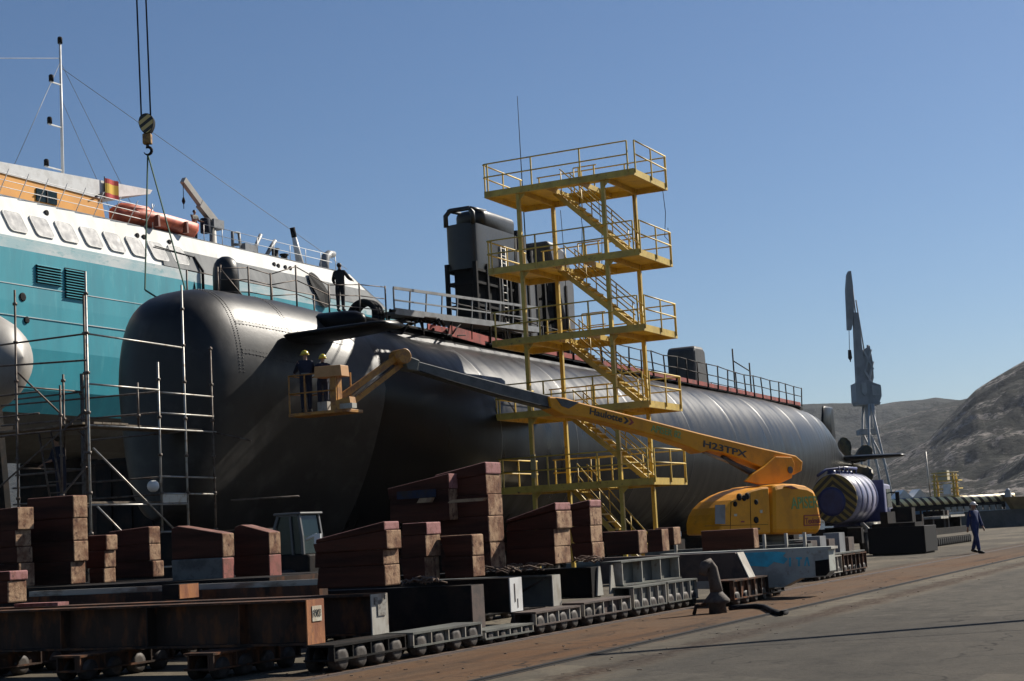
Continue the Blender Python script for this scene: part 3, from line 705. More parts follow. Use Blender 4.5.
# louvre vents
for y0,y1,z0,z1 in ((54.15,55.75,13.98,14.8),(56.0,57.45,13.5,14.9)):
    vb=MB(); vb.box(XS,XS+.03,y0,y1,z0,z1); vb=vb.build('louvre_vent',BLACK,ship)
    sl_=MB(); z=z0+.06
    while z<z1: sl_.obox((XS+.07,(y0+y1)/2,z),(.045,0,-.02),(0,(y1-y0)/2,0),(0,0,.012)); z+=.125
    sl_.build('slat',SHIPT,vb)
for px,py,r in ((22.5,297,.2),(26.7,320,.16),(57,211,.14),(146.5,234,.13),(153,235.5,.13),(178.5,240.5,.13),(283,263,.13),(287,264.5,.13),(294,266,.13),(299,267,.13)):
    p=at(px,py,X=XS); vb=MB(); vb.lathe((xs(p.z)-.03,p.y,p.z),(1,0,0),[(0,r),(.06,r),(.07,r*.7)],12); vb.build('hull_fitting',BLACK,ship)
hw=MB(); p0=at(318,270,X=XS); pts=[]
for i in range(20):
    t=math.tau*i/20; pts.append((xs(16.3+1.05*math.sin(t))+.14,77.4+.95*math.cos(t)*.8-(.25*math.sin(t)),16.3+1.05*math.sin(t)))
hw.prism(pts,(.03,0,0)); hw.build('hawse_recess',BLACK,ship)
hn=MB(); hn.path([(XS-.3,62.9,16.9),(XS-.3,66.0,16.75)],.03,5); hn.path([(XS-.3,65.6,16.75),(XS+.1,65.6,14.7)],.04,5); hn.path([(XS-.3,66.0,16.75),(XS+.1,66.2,16.0),(XS+.1,66.2,14.9)],.08,6); hn.build('hanging_gear',BLACK,ship)
# upper works: orange house, white roof wing with pointed end
def upper(poly, depth, mt, name, X): mb=MB(); mb.prism([(X,y,z) for y,z in poly],(-depth,0,0)); return mb.build(name,mt,ship)
upper([(40,17.9),(62.0,17.9),(61.6,19.75),(40,19.7)],8,ORNG,'orange_house',-52.55)
wg=MB(); wg.prism([(-52.5,40,19.5)]+[at(x,y,X=-52.5) for x,y in ((0,172.5),(60,188),(100,198.5),(150,194),(152.5,190),(97,179.5),(0,161.5))]+[(-52.5,40,19.95)],(-9,0,0)); wg.build('roof_wing',WHITE,ship)
ow=MB(); p=at(39.5,191,X=-52.95); ow.box(-52.55,-52.5,57.0,58.4,18.55,19.15); ow=ow.build('house_window',GLASS_D,ship); of=MB(); of.bar((-52.48,57.7,18.55),(-52.48,57.7,19.15),.05,.05); of.bar((-52.48,56.95,18.85),(-52.48,58.45,18.85),.05,.04); of.build('window_frame',DGREY,ow)
dk=MB(); dk.box(-62,XS-.9,YB,81,17.92,17.96); dk.build('deck',GREYP,ship)
rl=MB(); y=44.0
while y<63.6:
    rl.tube((XS-.8,y,17.9),(XS-.15,y,18.95),.022,5); y+=1.25
for h in (.38,.7,1.05): rl.tube((XS-.8,44,17.9+h),(XS-.8,63,17.9+h),.018,5)
rl.tube((XS-.8,63.4,17.9),(XS-.8,63.4,19.2),.03,5)
rl.build('deck_railing',WHITE,ship)
rl=MB(); y=67.6
while y<81.5:
    rl.tube((XS-.8,y,17.85),(XS-.8,y,18.75),.022,5); y+=1.6
for h in (.45,.88): rl.tube((XS-.8,67.6,17.9+h),(XS-.8,80,17.9+h),.018,5)
rl.build('deck_railing',WHITE,ship)
# mast with lamps and stays
ms=MB(); ms.tube((-56.5,63.3,19),(-56.5,63.3,28.6),.09,8,.06); ms=ms.build('mast',WHITE,ship)
for z,dy in ((28.0,0),(26.6,-.6),(24.3,-.75),(22.0,-1.0)):
    l_=MB(); l_.bar((-56.5,63.3,z-.25),(-56.5,63.3+dy*1.3-.01,z-.25),.08,.06); l_=l_.build('lamp_bracket',WHITE,ms) if dy else None
    q_=MB(); q_.lathe((-56.5,63.3+dy*1.2,z-.22 if dy else 28.6),(0,0,1),[(0,.13),(.3,.13),(.36,.08)],10); q_.build('mast_lamp',BLACK,ms)
wi=MB()
for a,b in (((-56.5,63.3,27.6),(-56.5,59,20)),((-56.5,63.3,27.6),(-56.5,69,20.5)),((-56.5,63.3,25.6),(-56.5,67,20.2)),((-56.5,63.3,27.8),(-58,40,22.3)),((-56.5,63.3,27.3),(-51,82,18.2))): wi.tube(a,b,.018,4)
wi.build('stay_wire',GREYP,ship)
# flag of three bands, on the wing
p=at(100,188,X=-52.5)
fl=MB(); y0,y1=61.75,62.75; zz=19.5; k=8
for mi,(a,b) in enumerate(((0,.25),(.25,.75),(.75,1))):
    fl.k=mi
    for i in range(k):
        f0,f1=i/k,(i+1)/k; wv=lambda f: .05*math.sin(f*7)
        fl.add([(-52.4+wv(f0),y0+(y1-y0)*f0,zz+.98*a),(-52.4+wv(f1),y0+(y1-y0)*f1,zz+.98*a-.02),(-52.4+wv(f1),y0+(y1-y0)*f1,zz+.98*b-.02),(-52.4+wv(f0),y0+(y1-y0)*f0,zz+.98*b)],[(0,1,2,3)])
FR=mat('flag_red',(.55,.03,.025),.8); FY=mat('flag_yellow',(.80,.52,.03),.8)
fg=thing('ship_flag','red yellow red banded flag hanging at the white roof wing','flag',(-52.4,61.7,19.3))
fl.build('flag_cloth',[FR,FY,FR],fg)
fp=MB(); fp.tube((-52.4,61.0,19.4),(-52.4,61.75,19.75),.04,5); fp.tube((-52.4,61.72,19.4),(-52.4,61.72,20.55),.025,5); fp.build('flag_staff',BLACK,fg)
# lifeboat
lb=thing('lifeboat','orange red lifeboat stowed on the ship deck behind the railing','lifeboat',(-51.6,64.5,18))
rings=[]
for f,wd,hh in ((0,.08,.62),(.06,.45,.7),(.25,.95,.72),(.5,1.1,.72),(.8,1.0,.7),(.97,.85,.72),(1,.8,.7)):
    y=61.2+6.0*f; z0=18.0; rings.append([(-51.6+wd*c,y,z0+hh*(s+.02)) for c,s in ((-1,1),(-.95,.5),(-.6,.1),(0,0),(.6,.1),(.95,.5),(1,1))])
m_=MB(); m_.loft(rings); m_.build('boat_hull',BOATR,lb)
m_=MB(); m_.loft([[(-51.6+c*wd,y,18.65+s*hh) for c,s in ((-1,0),(-.8,.7),(0,1),(.8,.7),(1,0))] for y,wd,hh in ((61.5,.4,.2),(62.0,.75,.5),(63.2,.9,.55),(63.8,.9,.2))]); m_.build('canopy',BOATR,lb)
m_=MB()
for y in (63.4,65.7): m_.prism([(-50.75,y,18.0),(-50.42,y,18.0),(-50.45,y,18.6),(-50.6,y,18.6)],(0,.14,0))
m_.build('cradle_post',mat('lifeboat_post',(.25,.07,.04),.6),lb)
# davit crane on deck
dv=thing('deck_crane','small cream davit crane with a slanted jib on the ship deck','crane',(-51.5,68,17.9))
m_=MB(); m_.lathe((-51.5,68.0,17.9),(0,0,1),[(0,.35),(.12,.35),(.14,.2),(1.3,.17)],12); m_.build('pedestal',CREAM,dv)
m_=MB(); m_.box(-51.75,-51.25,67.8,68.7,18.9,19.4); m_.build('winch',GREYP,dv)
m_=MB(); m_.bar((-51.5,68.1,19.3),(-51.5,65.55,21.15),.26,.34); m_.bar((-51.5,68.2,19.25),(-51.5,66.9,20.1),.3,.46); m_.build('jib',CREAM,dv)
m_=MB(); m_.tube((-51.5,65.55,21.1),(-51.5,65.55,19.6),.02,5); m_.lathe((-51.5,65.55,20.2),(0,0,-1),[(0,.05),(.2,.1),(.35,.04)],8); m_.build('hoist_hook',BLACK,dv)
dr_=MB(); dr_.lathe((-51.5,67.35,18.55),(0,0,1),[(0,.24),(.03,.27),(.75,.27),(.8,.24)],14); dr=tag(dr_.build('drum',NAVY),'blue drum hanging beside the davit crane on the ship','drum')
# deck gear forward
gr=thing('deck_winch_frame','grey bent frames of a winch on the ship foredeck','winch',(-51.6,71,17.9))
m_=MB(); m_.path([(-51.6,69.9,17.9),(-51.6,69.9,19.0),(-51.6,70.5,19.05),(-51.6,70.6,18.4),(-51.6,69.9,18.3)],.09,6); m_.path([(-51.6,71.6,17.9),(-51.6,72.0,18.4),(-51.6,72.6,19.25)],.11,6); m_.path([(-51.6,72.9,17.9),(-51.6,73.5,18.6),(-51.6,74.0,19.1)],.12,6); m_.box(-51.8,-51.4,70.8,72,17.9,18.5); m_.build('frame',GREYP,gr)
vt=thing('vent_cowl','hooked grey ventilation cowl at the ship end','vent pipe',(-51.5,79,17.9))
m_=MB(); m_.path([(-51.5,78.9,17.7),(-51.5,78.9,18.35),(-51.5,79.1,18.8),(-51.5,79.5,19.05),(-51.5,80.0,19.1)],[.3,.3,.28,.24,.2],12); m_.build('pipe',GREYP,vt)
st_=thing('jack_post','white tapered post with black cap on the ship foredeck','post',(-51.5,76,17.9))
m_=MB(); m_.tube((-51.5,76.4,17.8),(-51.5,75.8,19.6),.26,10,.14); m_.build('post',WHITE,st_); m_=MB(); m_.tube((-51.5,75.82,19.55),(-51.5,75.65,20.1),.16,8,.16); m_.build('cap',BLACK,st_)
bo=MB(); bo.lathe((-51.5,73.8,17.9),(0,0,1),[(0,.3),(.1,.3),(.12,.2),(.6,.2),(.62,.28),(.7,.28)],10); bo.lathe((-51.5,74.7,17.9),(0,0,1),[(0,.3),(.1,.3),(.12,.2),(.4,.2),(.42,.28),(.5,.28)],10); bo_=tag(bo.build('mooring_bitts',DGREY),'dark mooring bitts on the ship foredeck','bitts')
for i,y in enumerate(range(44,88,9)):
    m_=MB(); m_.box(XS-8,XS-4,y-.6,y+.6,0,6.52); tag(m_.build('ship_keel_block',BLACKST),'dark block carrying the ship bottom','keel block','blocks under the ship')

for o_ in (dv,gr,vt,st_,dr,bo_): o_.location.y += 1.32
# white rounded boat bow at the left edge
bw=thing('white_boat','cream white rounded boat hull standing at the left edge','boat',(-41,43,0))
c=at(-32,366,Dp=56); c=c+V((.45,.2,.1))
m_=MB(); rings=[]
for i in range(25):
    t0=i/24; d=t0*11-5.8; t=max(0,(d+.0)/5.2); tp=min(1,.55+t0*1.6)
    rings.append([(c.x-3.3+d, c.y+2.0*tp*math.sqrt(max(.0001,1-t**3))*math.cos(a), c.z+2.25*tp**.5*math.sqrt(max(.0001,1-t**2.6))*math.sin(a)) for a in [math.tau*j/28 for j in range(28)]])
m_.loft(rings); m_.build('hull',CREAM,bw)
m_=MB()
for dx in (-7,-3.6,-.4):
    for dy in (-1.5,1.5): m_.bar((c.x+dx,c.y+dy*1.2,0),(c.x+dx,c.y+dy*.7,c.z-1.3),.28,.28,(1,0,0))
    m_.box(c.x+dx-.16,c.x+dx+.16,c.y-1.7,c.y+1.7,c.z-2.45,c.z-2.1)
m_.box(c.x-7.2,c.x-.2,c.y-2,c.y-1.7,.0,.35); m_.box(c.x-7.2,c.x-.2,c.y+1.7,c.y+2,.0,.35)
m_.build('cradle',BLACKST,bw)

# ------------------------------------------------------------------ hanging hook block
h0=at(147,125,X=-32.6)
hk=thing('crane_hook','yellow and black striped hook block hanging on two hoist ropes with green slings','crane hook',h0)
m_=MB()
for dx in (-.17,.12): m_.tube(h0+V((dx*.9,dx*.5,.3)),h0+V((dx*.9-.35,dx*.5-.2,34)),.028,5)
m_.build('hoist_rope',BLACK,hk)
ax=V((.9,.44,0)).normalized(); vw=V((-.44,.9,0)).normalized()
m_=MB(); pts=[]
for i in range(20):
    t=math.tau*i/20; pts.append(h0+ax*.24*math.cos(t)*(1-.18*math.sin(-t))+V((0,0,.34*math.sin(t)+.02))-vw*.14)
m_.prism(pts,vw*.28); m_.build('sheave_cover',BLACK,hk)
HZ=D.materials.new('hook_stripes'); HZ.use_nodes=True; N=HZ.node_tree.nodes; L=HZ.node_tree.links
tc=N.new('ShaderNodeTexCoord'); mp=N.new('ShaderNodeMapping'); mp.inputs['Rotation'].default_value=(0,R(40),R(26)); wv=N.new('ShaderNodeTexWave'); wv.bands_direction='Z'; wv.inputs['Scale'].default_value=1.5; wv.inputs['Distortion'].default_value=0
cr=N.new('ShaderNodeValToRGB'); cr.color_ramp.interpolation='CONSTANT'; cr.color_ramp.elements[0].color=(.02,.018,.015,1); cr.color_ramp.elements[1].position=.45; cr.color_ramp.elements[1].color=(.62,.45,.16,1)
L.new(tc.outputs['Object'],mp.inputs[0]); L.new(mp.outputs[0],wv.inputs[0]); L.new(wv.outputs[0],cr.inputs[0]); L.new(cr.outputs[0],N['Principled BSDF'].inputs['Base Color'])
m_=MB(); m_.prism([h0+(q-h0)*.93 for q in pts],vw*.02,off=-vw*.02); m_.prism([h0+(q-h0)*.93 for q in pts],ax*.001+vw*.3,off=vw*.0); m_.build('striped_cheek',HZ,hk)
m_=MB(); m_.obox(h0+V((0,0,-.47)),ax*.14,vw*.12,V((0,0,.17))); m_.build('swivel',mat('hook_swivel_yellow',(.55,.30,.06),.5,col2=(.2,.1,.04),sc=9),hk,.03)
m_=MB(); hz=h0.z-.66; k=[h0+V((0,0,-.6)),h0+V((0,0,-.72))]
for i in range(10):
    t=math.pi*.6-i*math.pi*1.5/9; k.append(h0+ax*.13*math.cos(t)+V((0,0,-.86+.13*math.sin(t))))
m_.path(k,[.05,.05]+[.05]*6+[.04,.03,.02,.012],8); m_.build('hook',BLACK,hk)
top=h0+V((0,0,-.96))
m_=MB()
for e in (at(145,290,X=-33.2),at(186,292,X=-32.2)):
    m_.bar(top,e,.09,.03,(.9,.4,0)); m_.bar(e,V((XC-2.6,e.y+.2,e.z-1.2)),.09,.03,(.9,.4,0))
m_.build('sling',GREEN,hk)

# ------------------------------------------------------------------ scaffold round the bow
sc=thing('bow_scaffold','steel tube scaffold with plank decks in front of the submarine bow','scaffold',(-27,31,0))
def pole(x,y,z0,z1,mt=GALV,r=.029): 
    MB().tube((x,y,z0),(x,y,z1),r,8).build('pole',mt,sc)
    z=math.ceil(z0)+.2
    while z<z1: MB().lathe((x,y,z),(0,0,1),[(0,r+.03),(.07,r+.03)],8).build('coupler',TUBED,sc); z+=1.0
def led(a,b,mt=GALV,nm='ledger'): MB().tube(a,b,.025,8).build(nm,mt,sc)
pole(-27,31,.0,8.8); pole(-27.12,31.05,3.0,8.2,TUBED)
pole(-27,34.85,0,8.9); pole(-27,33.75,2.2,6.7); pole(-27,36.05,1.5,7.3,TUBED)
pole(-29.35,31,0,8.6,TUBED); pole(-29.35,33.5,0,6.6,TUBED); pole(-30.6,34.85,0,6.8,TUBED); pole(-28.6,31.9,3.0,6.4,TUBED); pole(-31.8,31,0,8.4,TUBED)
for z,m in ((7.22,GALV),):
    led((-27,31,z),(-27,34.85,z-.05),m); led((-27,31,z),(-31.8,31,z),TUBED); led((-27,31.0,6.55),(-31.8,30.95,6.75),TUBED)
for z in (5.9,5.35): led((-27,33.7,z),(-27,36.1,z)); led((-27,33.7,z),(-31.8,33.0,z),TUBED); led((-28.6,31.0,z),(-31.8,31.0,z),TUBED)
for z in (3.65,3.2,2.2): led((-27,33.7,z+.02),(-27,36.1,z)) ; led((-27,33.7,z),(-31.8,33.4,z),TUBED)
led((-27,31,4.92),(-27,36.2,4.92)); led((-27,31,2.94),(-27,34.85,2.94)); led((-31.8,31,4.86),(-27,31,4.86),TUBED); led((-31.8,31,2.9),(-27,31,2.9),TUBED)
led((-27,34.85,1.95),(-27,36.1,1.95)); led((-27,33.75,1.3),(-27,36.1,1.3))
led((-26.96,31.1,4.35),(-26.96,34.75,1.9),GALV,'brace'); led((-26.96,31.2,2.9),(-26.96,33.3,1.4),GALV,'brace')
led((-27.1,31,5.3),(-31.6,31.02,2.6),TUBED,'brace'); led((-29.4,31,2.0),(-27.1,31,3.9),TUBED,'brace')
dkk=MB()
for i in range(4): dkk.obox((-29.4,31.35+i*.33,4.99+.003*i),(2.4,0,0),(0,.155,0),(0,0,.025))
dkk.build('plank_deck',PLANK,sc)
dkk=MB()
for i in range(3): dkk.obox((-27.35-i*.33,33.4,4.99),(.155,0,0),(0,2.4,0),(0,0,.025))
dkk.build('plank_deck',PLANK,sc)
dkk=MB()
for i in range(3): dkk.obox((-27.35-i*.33,33.0,3.01),(.155,0,0),(0,2.0,0),(0,0,.025))
dkk.build('plank_deck',PLANK,sc)
tbx=MB(); tbx.box(-27.03,-26.99,33.8,34.8,2.98,3.2); tbx.build('toe_board',GALV,sc)
for z in (4.0,6.1): led((-31.8,33.5,z),(-29.35,33.5,z),TUBED); led((-29.35,31,z),(-29.35,33.5,z),TUBED)
led((-30.6,34.85,4.9),(-27,34.85,4.9),TUBED); led((-29.35,31,6.5),(-29.35,33.5,4.9),TUBED,'brace'); pole(-27.9,31.0,2.9,6.0,TUBED); pole(-27,32.9,4.9,6.1,TUBED)
led((-26.95,31,5.95),(-26.95,33.7,5.95)); led((-27,36.1,4.9),(-25.9,36.3,4.6),TUBED); led((-26.5,36.1,3.0),(-24.6,36.6,3.0),TUBED)
la=MB()
for dx in (0,.4): la.tube((-28.6+dx,31.4,2.9),(-28.9+dx,31.3,4.9),.025,6)
for i in range(7): la.tube((-28.62-.04*i,31.4-.014*i,3.05+i*.28),(-28.22-.04*i,31.4-.014*i,3.05+i*.28),.018,5)
la.build('ladder',TUBED,sc)
sack=MB(); sack.sphere((-27.1,33.55,3.42),.16,8,(1,1,1)); tag(sack.build('white_float',WHITE),'white round float tied on the scaffold tubes','float')
m_=MB(); m_.box(-34.6,-31.0,40.0,42.2,0,4.6); m_.box(-34.7,-30.9,39.9,42.3,4.6,4.72)  # dark box added to blacken the pale gap behind the scaffold
for x in (-34.0,-33.2,-32.4,-31.6): m_.box(x,x+.06,39.94,40,0.2,4.5)
tag(m_.build('dark_filler_box',BLACKST),'dark box added to fill the gap between the scaffold and the ship','filler_box')
fd=at(62,484,Y=70); 
ct=MB(); ct.box(fd.x-12,fd.x+6,69.4,71.8,.0,2.9); ct=ct.build('storage_container',mat('faded_green_container',(.22,.26,.17),.7,col2=(.12,.2,.26),sc=.7)); tag(ct,'pale green storage container seen under the teal ship','container')
rb_=MB()
for i in range(40): rb_.box(fd.x-12+i*.45,fd.x-12+i*.45+.2,69.33,69.4,.12,2.8)
rb_.build('rib',MAT['faded_green_container'],ct)

# ------------------------------------------------------------------ yellow stair tower
TX0,TX1,TY0,TY1=-25.13,-19.41,49.81,52.96
LV=[13.77,11.0,8.435,5.855,3.28]
tw=thing('stair_tower','tall yellow steel stair tower of five platforms beside the submarine','stair tower',((TX0+TX1)/2,(TY0+TY1)/2,0))
PX=(TX0+.22*(TX1-TX0),TX0+.785*(TX1-TX0))
for x in PX:
    for y in (TY0+.12,TY1-.12):
        top=13.72 if True else 0
        m_=MB(); m_.box(x-.065,x+.065,y-.065,y+.065,.05,13.75); m_.box(x-.2,x+.2,y-.2,y+.2,0,.05); m_.build('post',YEL,tw)
YS=TY0+1.25   # stair lane
for li,z in enumerate(LV):
    sx=0.0
    x0=TX0+(0 if li<4 else 0); 
    m_=MB(); b=.23
    m_.box(x0,TX1,TY0-.04,TY0+.04,z-b,z); m_.box(x0,TX1,TY1-.04,TY1+.04,z-b,z); m_.box(x0,x0+.08,TY0+.04,TY1-.04,z-b,z); m_.box(TX1-.08,TX1,TY0+.04,TY1-.04,z-b,z)
    for f in (.22,.40,.62,.785): 
        xx=x0+f*(TX1-x0); m_.box(xx-.03,xx+.03,TY0+.04,TY1-.04,z-b+.02,z-.03)
    pf=m_.build('platform',YEL,tw)
    pl_=MB()
    # plating with the stair well left open
    wx0,wx1=TX0+2.2,TX0+4.3
    pl_.box(x0+.08,TX1-.08,TY0+.04,YS-.05,z-.025,z-.005); pl_.box(x0+.08,TX1-.08,YS+.95,TY1-.04,z-.025,z-.005)
    pl_.box(x0+.08,wx0,YS-.05,YS+.95,z-.025,z-.005); pl_.box(wx1,TX1-.08,YS-.05,YS+.95,z-.025,z-.005)
    pl_.build('floor_plate',YEL,pf)
    # railing
    rg=MB(); H=.98
    def post(x,y,h=H): rg.bar((x,y,z-.15),(x,y,z+h),.045,.045,(1,0,0))
    for f in (0.03,.33,.655,.97 if li else .965): post(x0+f*(TX1-x0),TY0-.05)
    for f in (.0,.5,.97): post(TX1+.03,TY0+.06+f*(TY1-TY0-.1))
    for f in (.12,.42,.72,.99): post(x0+f*(TX1-x0),TY1+.03)
    if li!=2: post(x0-.02,TY0+.1); post(x0-.02,TY1-.1); post(x0-.02,(TY0+TY1)/2)
    for h in (H,H*.52):
        rg.tube((x0+.03,TY0-.05,z+h),(TX1-.2,TY0-.05,z+h),.026,6)
        rg.tube((TX1+.03,TY0+.06,z+h),(TX1+.03,TY1-.1,z+h),.026,6)
        rg.tube((x0+.6,TY1+.03,z+h),(TX1,TY1+.03,z+h),.026,6)
        if li!=2: rg.tube((x0-.02,TY0+.0,z+h),(x0-.02,TY1,z+h),.026,6)
    # guard around the well
    for xx in (wx0+.5,wx1-1.0): post(xx,YS+1.0,.9)
    rg.tube((wx0+.3,YS+1.0,z+.9),(wx1-.9,YS+1.0,z+.9),.024,6); rg.tube((wx0+.3,YS+1.0,z+.45),(wx1-.9,YS+1.0,z+.45),.02,6); rg.tube((wx0+.3,YS+1.0,z+.9),(wx0+.3,YS+1.0,z),.024,6)
    rg.build('railing',YEL,tw)
    zb=LV[li+1] if li<4 else .05
    sx0,sx1=TX0+2.15,TX0+4.95
    s_=MB()
    for y in (YS,YS+.86): s_.bar((sx0,y,z-.12),(sx1,y,zb+.02),.05,.17)
    s_=s_.build('stair_flight',YEL,tw)
    t_=MB(); n=11
    for i in range(1,n+1):
        f=i/(n+1); t_.obox((sx0+(sx1-sx0)*f,YS+.43,z-.02+(zb-z)*f),(.14,0,0),(0,.4,0),(0,0,.024))
    t_.build('tread',YEL,s_)
    hr=MB()
    for y in (YS,YS+.86):
        for h in (.9,.5): hr.tube((sx0+.25,y,z+h-.2),(sx1,y,zb+h),.024,6)
        for f in (.1,.37,.64,.97): 
            xx=sx0+(sx1-sx0)*f; zz=z+(zb-z)*f; hr.tube((xx,y,zz-.05),(xx,y,zz+.88),.022,5)
    hr.build('handrail',YEL,s_)
pd=MB(); pd.box(PX[0]-.02,PX[0]+.14,TY0-.02,TY0+.05,3.55,4.35); pd.build('sign_plate',mat('pale_board',(.6,.5,.25),.7),tw)
for x in PX:
    for z in LV:
        g_=MB(); g_.prism([(x+.066,TY0+.1,z-.232),(x+.3,TY0+.1,z-.232),(x+.066,TY0+.1,z-.46)],(0,.02,0)); g_.build('gusset',YEL,tw)
cb=MB()
for x,y,z0,z1 in ((TX1-1.2,TY1-.3,11.2,13.5),(TX1-2.6,TY1-.2,10.9,13.5),(TX1-.2,TY1+.05,11.9,13.6),(TX0+1.5,TY1,9,13.4),(TX1-2.9,TY0+1.9,11.4,13.5)):
    cb.path([(x,y,z1),(x+.05,y,(z0+z1)/2),(x-.04,y,z0),(x+.12,y,z0-.2),(x+.1,y,z0+.3)],.013,4)
cb.build('hanging_cable',BLACK,tw)
# ------------------------------------------------------------------ people
def skin(name, J, E_, mt, parent, root, sub_=1):
    me=D.meshes.new(name); names=list(J); ix={n:i for i,n in enumerate(names)}
    w0=wloc(parent)
    me.from_pydata([tuple(V(J[n][0])-w0) for n in names],[(ix[a],ix[b]) for a,b in E_],[])
    me.materials.append(mt)
    ob=D.objects.new(name,me); COL.objects.link(ob); ob.parent=parent
    ob.modifiers.new('skin','SKIN')
    for i,n in enumerate(names):
        sv=me.skin_vertices[0].data[i]; r=J[n][1]; sv.radius=(r,r) if not isinstance(r,tuple) else r; sv.use_root=(n==root)
    s=ob.modifiers.new('sub','SUBSURF'); s.levels=sub_; s.render_levels=2
    ob.modifiers['skin'].use_smooth_shade=True
    return ob
def person(loc, face, label, cloth, helmet=None, h=1.75, arms=((.16,.05,.0),(.16,.05,.0)), stride=.0, lean=0., legs=None, vest=None, shirt=None):
    """arms: per side (swing forward at the shoulder, elbow bend, outward) ; stride: half step length"""
    k=h/1.75; root=thing('person',label,'person',loc)
    f=V((math.sin(face),math.cos(face),0)); r=V((math.cos(face),-math.sin(face),0)); u=V((0,0,1)); o=V(loc)
    def P(x,y,z):
        y += lean*max(0,z-.9)
        return o+(r*x+f*y+u*z)*k
    S={}
    S['pelvis']=(P(0,0,.97),.125*k); S['waist']=(P(0,0,1.12),.12*k); S['chest']=(P(0,.01,1.33),.15*k); S['neckb']=(P(0,0,1.47),.075*k)
    S['neck']=(P(0,.01,1.53),.052*k); S['head']=(P(0,.025,1.62),.088*k); S['crown']=(P(0,.015,1.70),.075*k); S['nose']=(P(0,.118,1.615),.014*k); S['chin']=(P(0,.07,1.555),.04*k)
    E_=[('pelvis','waist'),('waist','chest'),('chest','neckb'),('neckb','neck'),('neck','head'),('head','crown'),('head','nose'),('head','chin')]
    for i,(sn,sx) in enumerate((('L',-1),('R',1))):
        sw,el,out=arms[i]
        sh=V((sx*.185,0,1.42)); ua=.28; fa=.25
        ed=V((sx*out,math.sin(sw),-math.cos(sw))).normalized(); e=sh+ed*ua
        a2=sw+el; wd=V((sx*out*.4,math.sin(a2),-math.cos(a2))).normalized(); w_=e+wd*fa
        S['sh'+sn]=(P(*sh),.062*k); S['el'+sn]=(P(*e),.045*k); S['wr'+sn]=(P(*w_),.030*k); pm=w_+wd*.07; S['pm'+sn]=(P(*pm),(.038*k,.022*k))
        E_ += [('chest','sh'+sn),('sh'+sn,'el'+sn),('el'+sn,'wr'+sn),('wr'+sn,'pm'+sn)]
        for q,(dx,ln) in enumerate(((-.027,.075),(-.009,.085),(.009,.08),(.027,.062))):
            a=f'f{q}{sn}'; b=f'g{q}{sn}'
            S[a]=(P(*(pm+wd*.045+V((0,dx,0)))),.0095*k); S[b]=(P(*(pm+wd*(.045+ln*.7)+V((-sx*.02,dx*1.1,0)))),.0085*k); E_ += [('pm'+sn,a),(a,b)]
        S['th'+sn]=(P(*(pm+wd*.02+V((-sx*.01,.05,0)))),.010*k); E_.append(('pm'+sn,'th'+sn))
        st=stride*sx; lg=legs[i] if legs else None
        hip=V((sx*.09,0,.93)); kn=V((sx*.095,st*.55+.03*(stride>0),.50)); an=V((sx*.095,st-(.05 if st<0 else 0),.085+(.05 if st<0 else 0)))
        if lg: kn=V(lg[0]); an=V(lg[1])
        S['hp'+sn]=(P(*hip),.088*k); S['kn'+sn]=(P(*kn),.06*k); S['an'+sn]=(P(*an),.042*k); S['toe'+sn]=(P(*(an+V((0,.15,-.045 if st>=0 else -.055)))),.034*k)
        E_ += [('pelvis','hp'+sn),('hp'+sn,'kn'+sn),('kn'+sn,'an'+sn),('an'+sn,'toe'+sn)]
    skin('body',S,E_,SKIN,root,'pelvis')
    C={n:(S[n][0],(S[n][1]+.022*k)) for n in ('pelvis','waist','chest','neckb','shL','elL','wrL','shR','elR','wrR','hpL','knL','hpR','knR','anL','anR')}
    C['neckb']=(S['neckb'][0],.085*k)
    E2=[e for e in E_ if e[0] in C and e[1] in C]
    if shirt:
        up_=['waist','chest','neckb','shL','elL','wrL','shR','elR','wrR']; lo_=['pelvis','waist2','hpL','knL','hpR','knR','anL','anR']
        skin('shirt',{n:C[n] for n in up_},[e for e in E2 if e[0] in up_ and e[1] in up_],shirt,root,'waist')
        C['waist2']=(C['waist'][0]-u*.03,C['waist'][1]*.97); skin('trousers',{n:C[n] for n in lo_},[e for e in E2 if e[0] in lo_ and e[1] in lo_]+[('pelvis','waist2')],cloth,root,'pelvis')
    else: skin('overall',C,E2,cloth,root,'pelvis')
    for sn in 'LR':
        a=S['an'+sn][0]; t=S['toe'+sn][0]; m_=MB(); m_.path([a+(a-t)*.35-u*.03,a-u*.02,t,t+(t-a)*.3],[.045*k,.062*k,.05*k,.03*k],8); m_.build('boot',BOOT,root)
    hd=P(0,.015,1.665)
    if helmet:
        m_=MB(); m_.lathe(hd,(0,0,1),[(-.0,.115*k),(.03,.115*k),(.08,.095*k),(.115,.06*k),(.13,.01)],16); m_.lathe(hd+f*.03*k,(0,0,1),[(-.008,.14*k),(.008,.138*k)],16); m_.build('helmet',helmet,root)
    else:
        m_=MB(); m_.sphere(P(0,-.005,1.685),.098*k,8,(.92,1.0,.95)); m_.build('hair',HAIR,root)
    m_=MB()
    for sx in (-1,1): m_.sphere(P(sx*.035,.095,1.635),.012*k,4); 
    m_.build('eyes',BLACK,root)
    if vest:
        m_=MB(); m_.path([P(-.13,.12,1.2),P(-.1,.165,1.35),P(-.07,.06,1.5)],.022,5); m_.path([P(.13,.12,1.2),P(.1,.165,1.35),P(.07,.06,1.5)],.022,5); m_.lathe(P(0,.0,1.1),(0,0,1),[(-.03,.165*k),(.03,.165*k)],14); m_.build('harness',vest,root)
    return root
wp=at(977,553.6,Z=0)
person(wp,R(115),'person in a blue overall and white hard hat walking across the yard',BLUEW,HELW,1.92,((.25,.15,.1),(-.3,.15,.12)),.17)
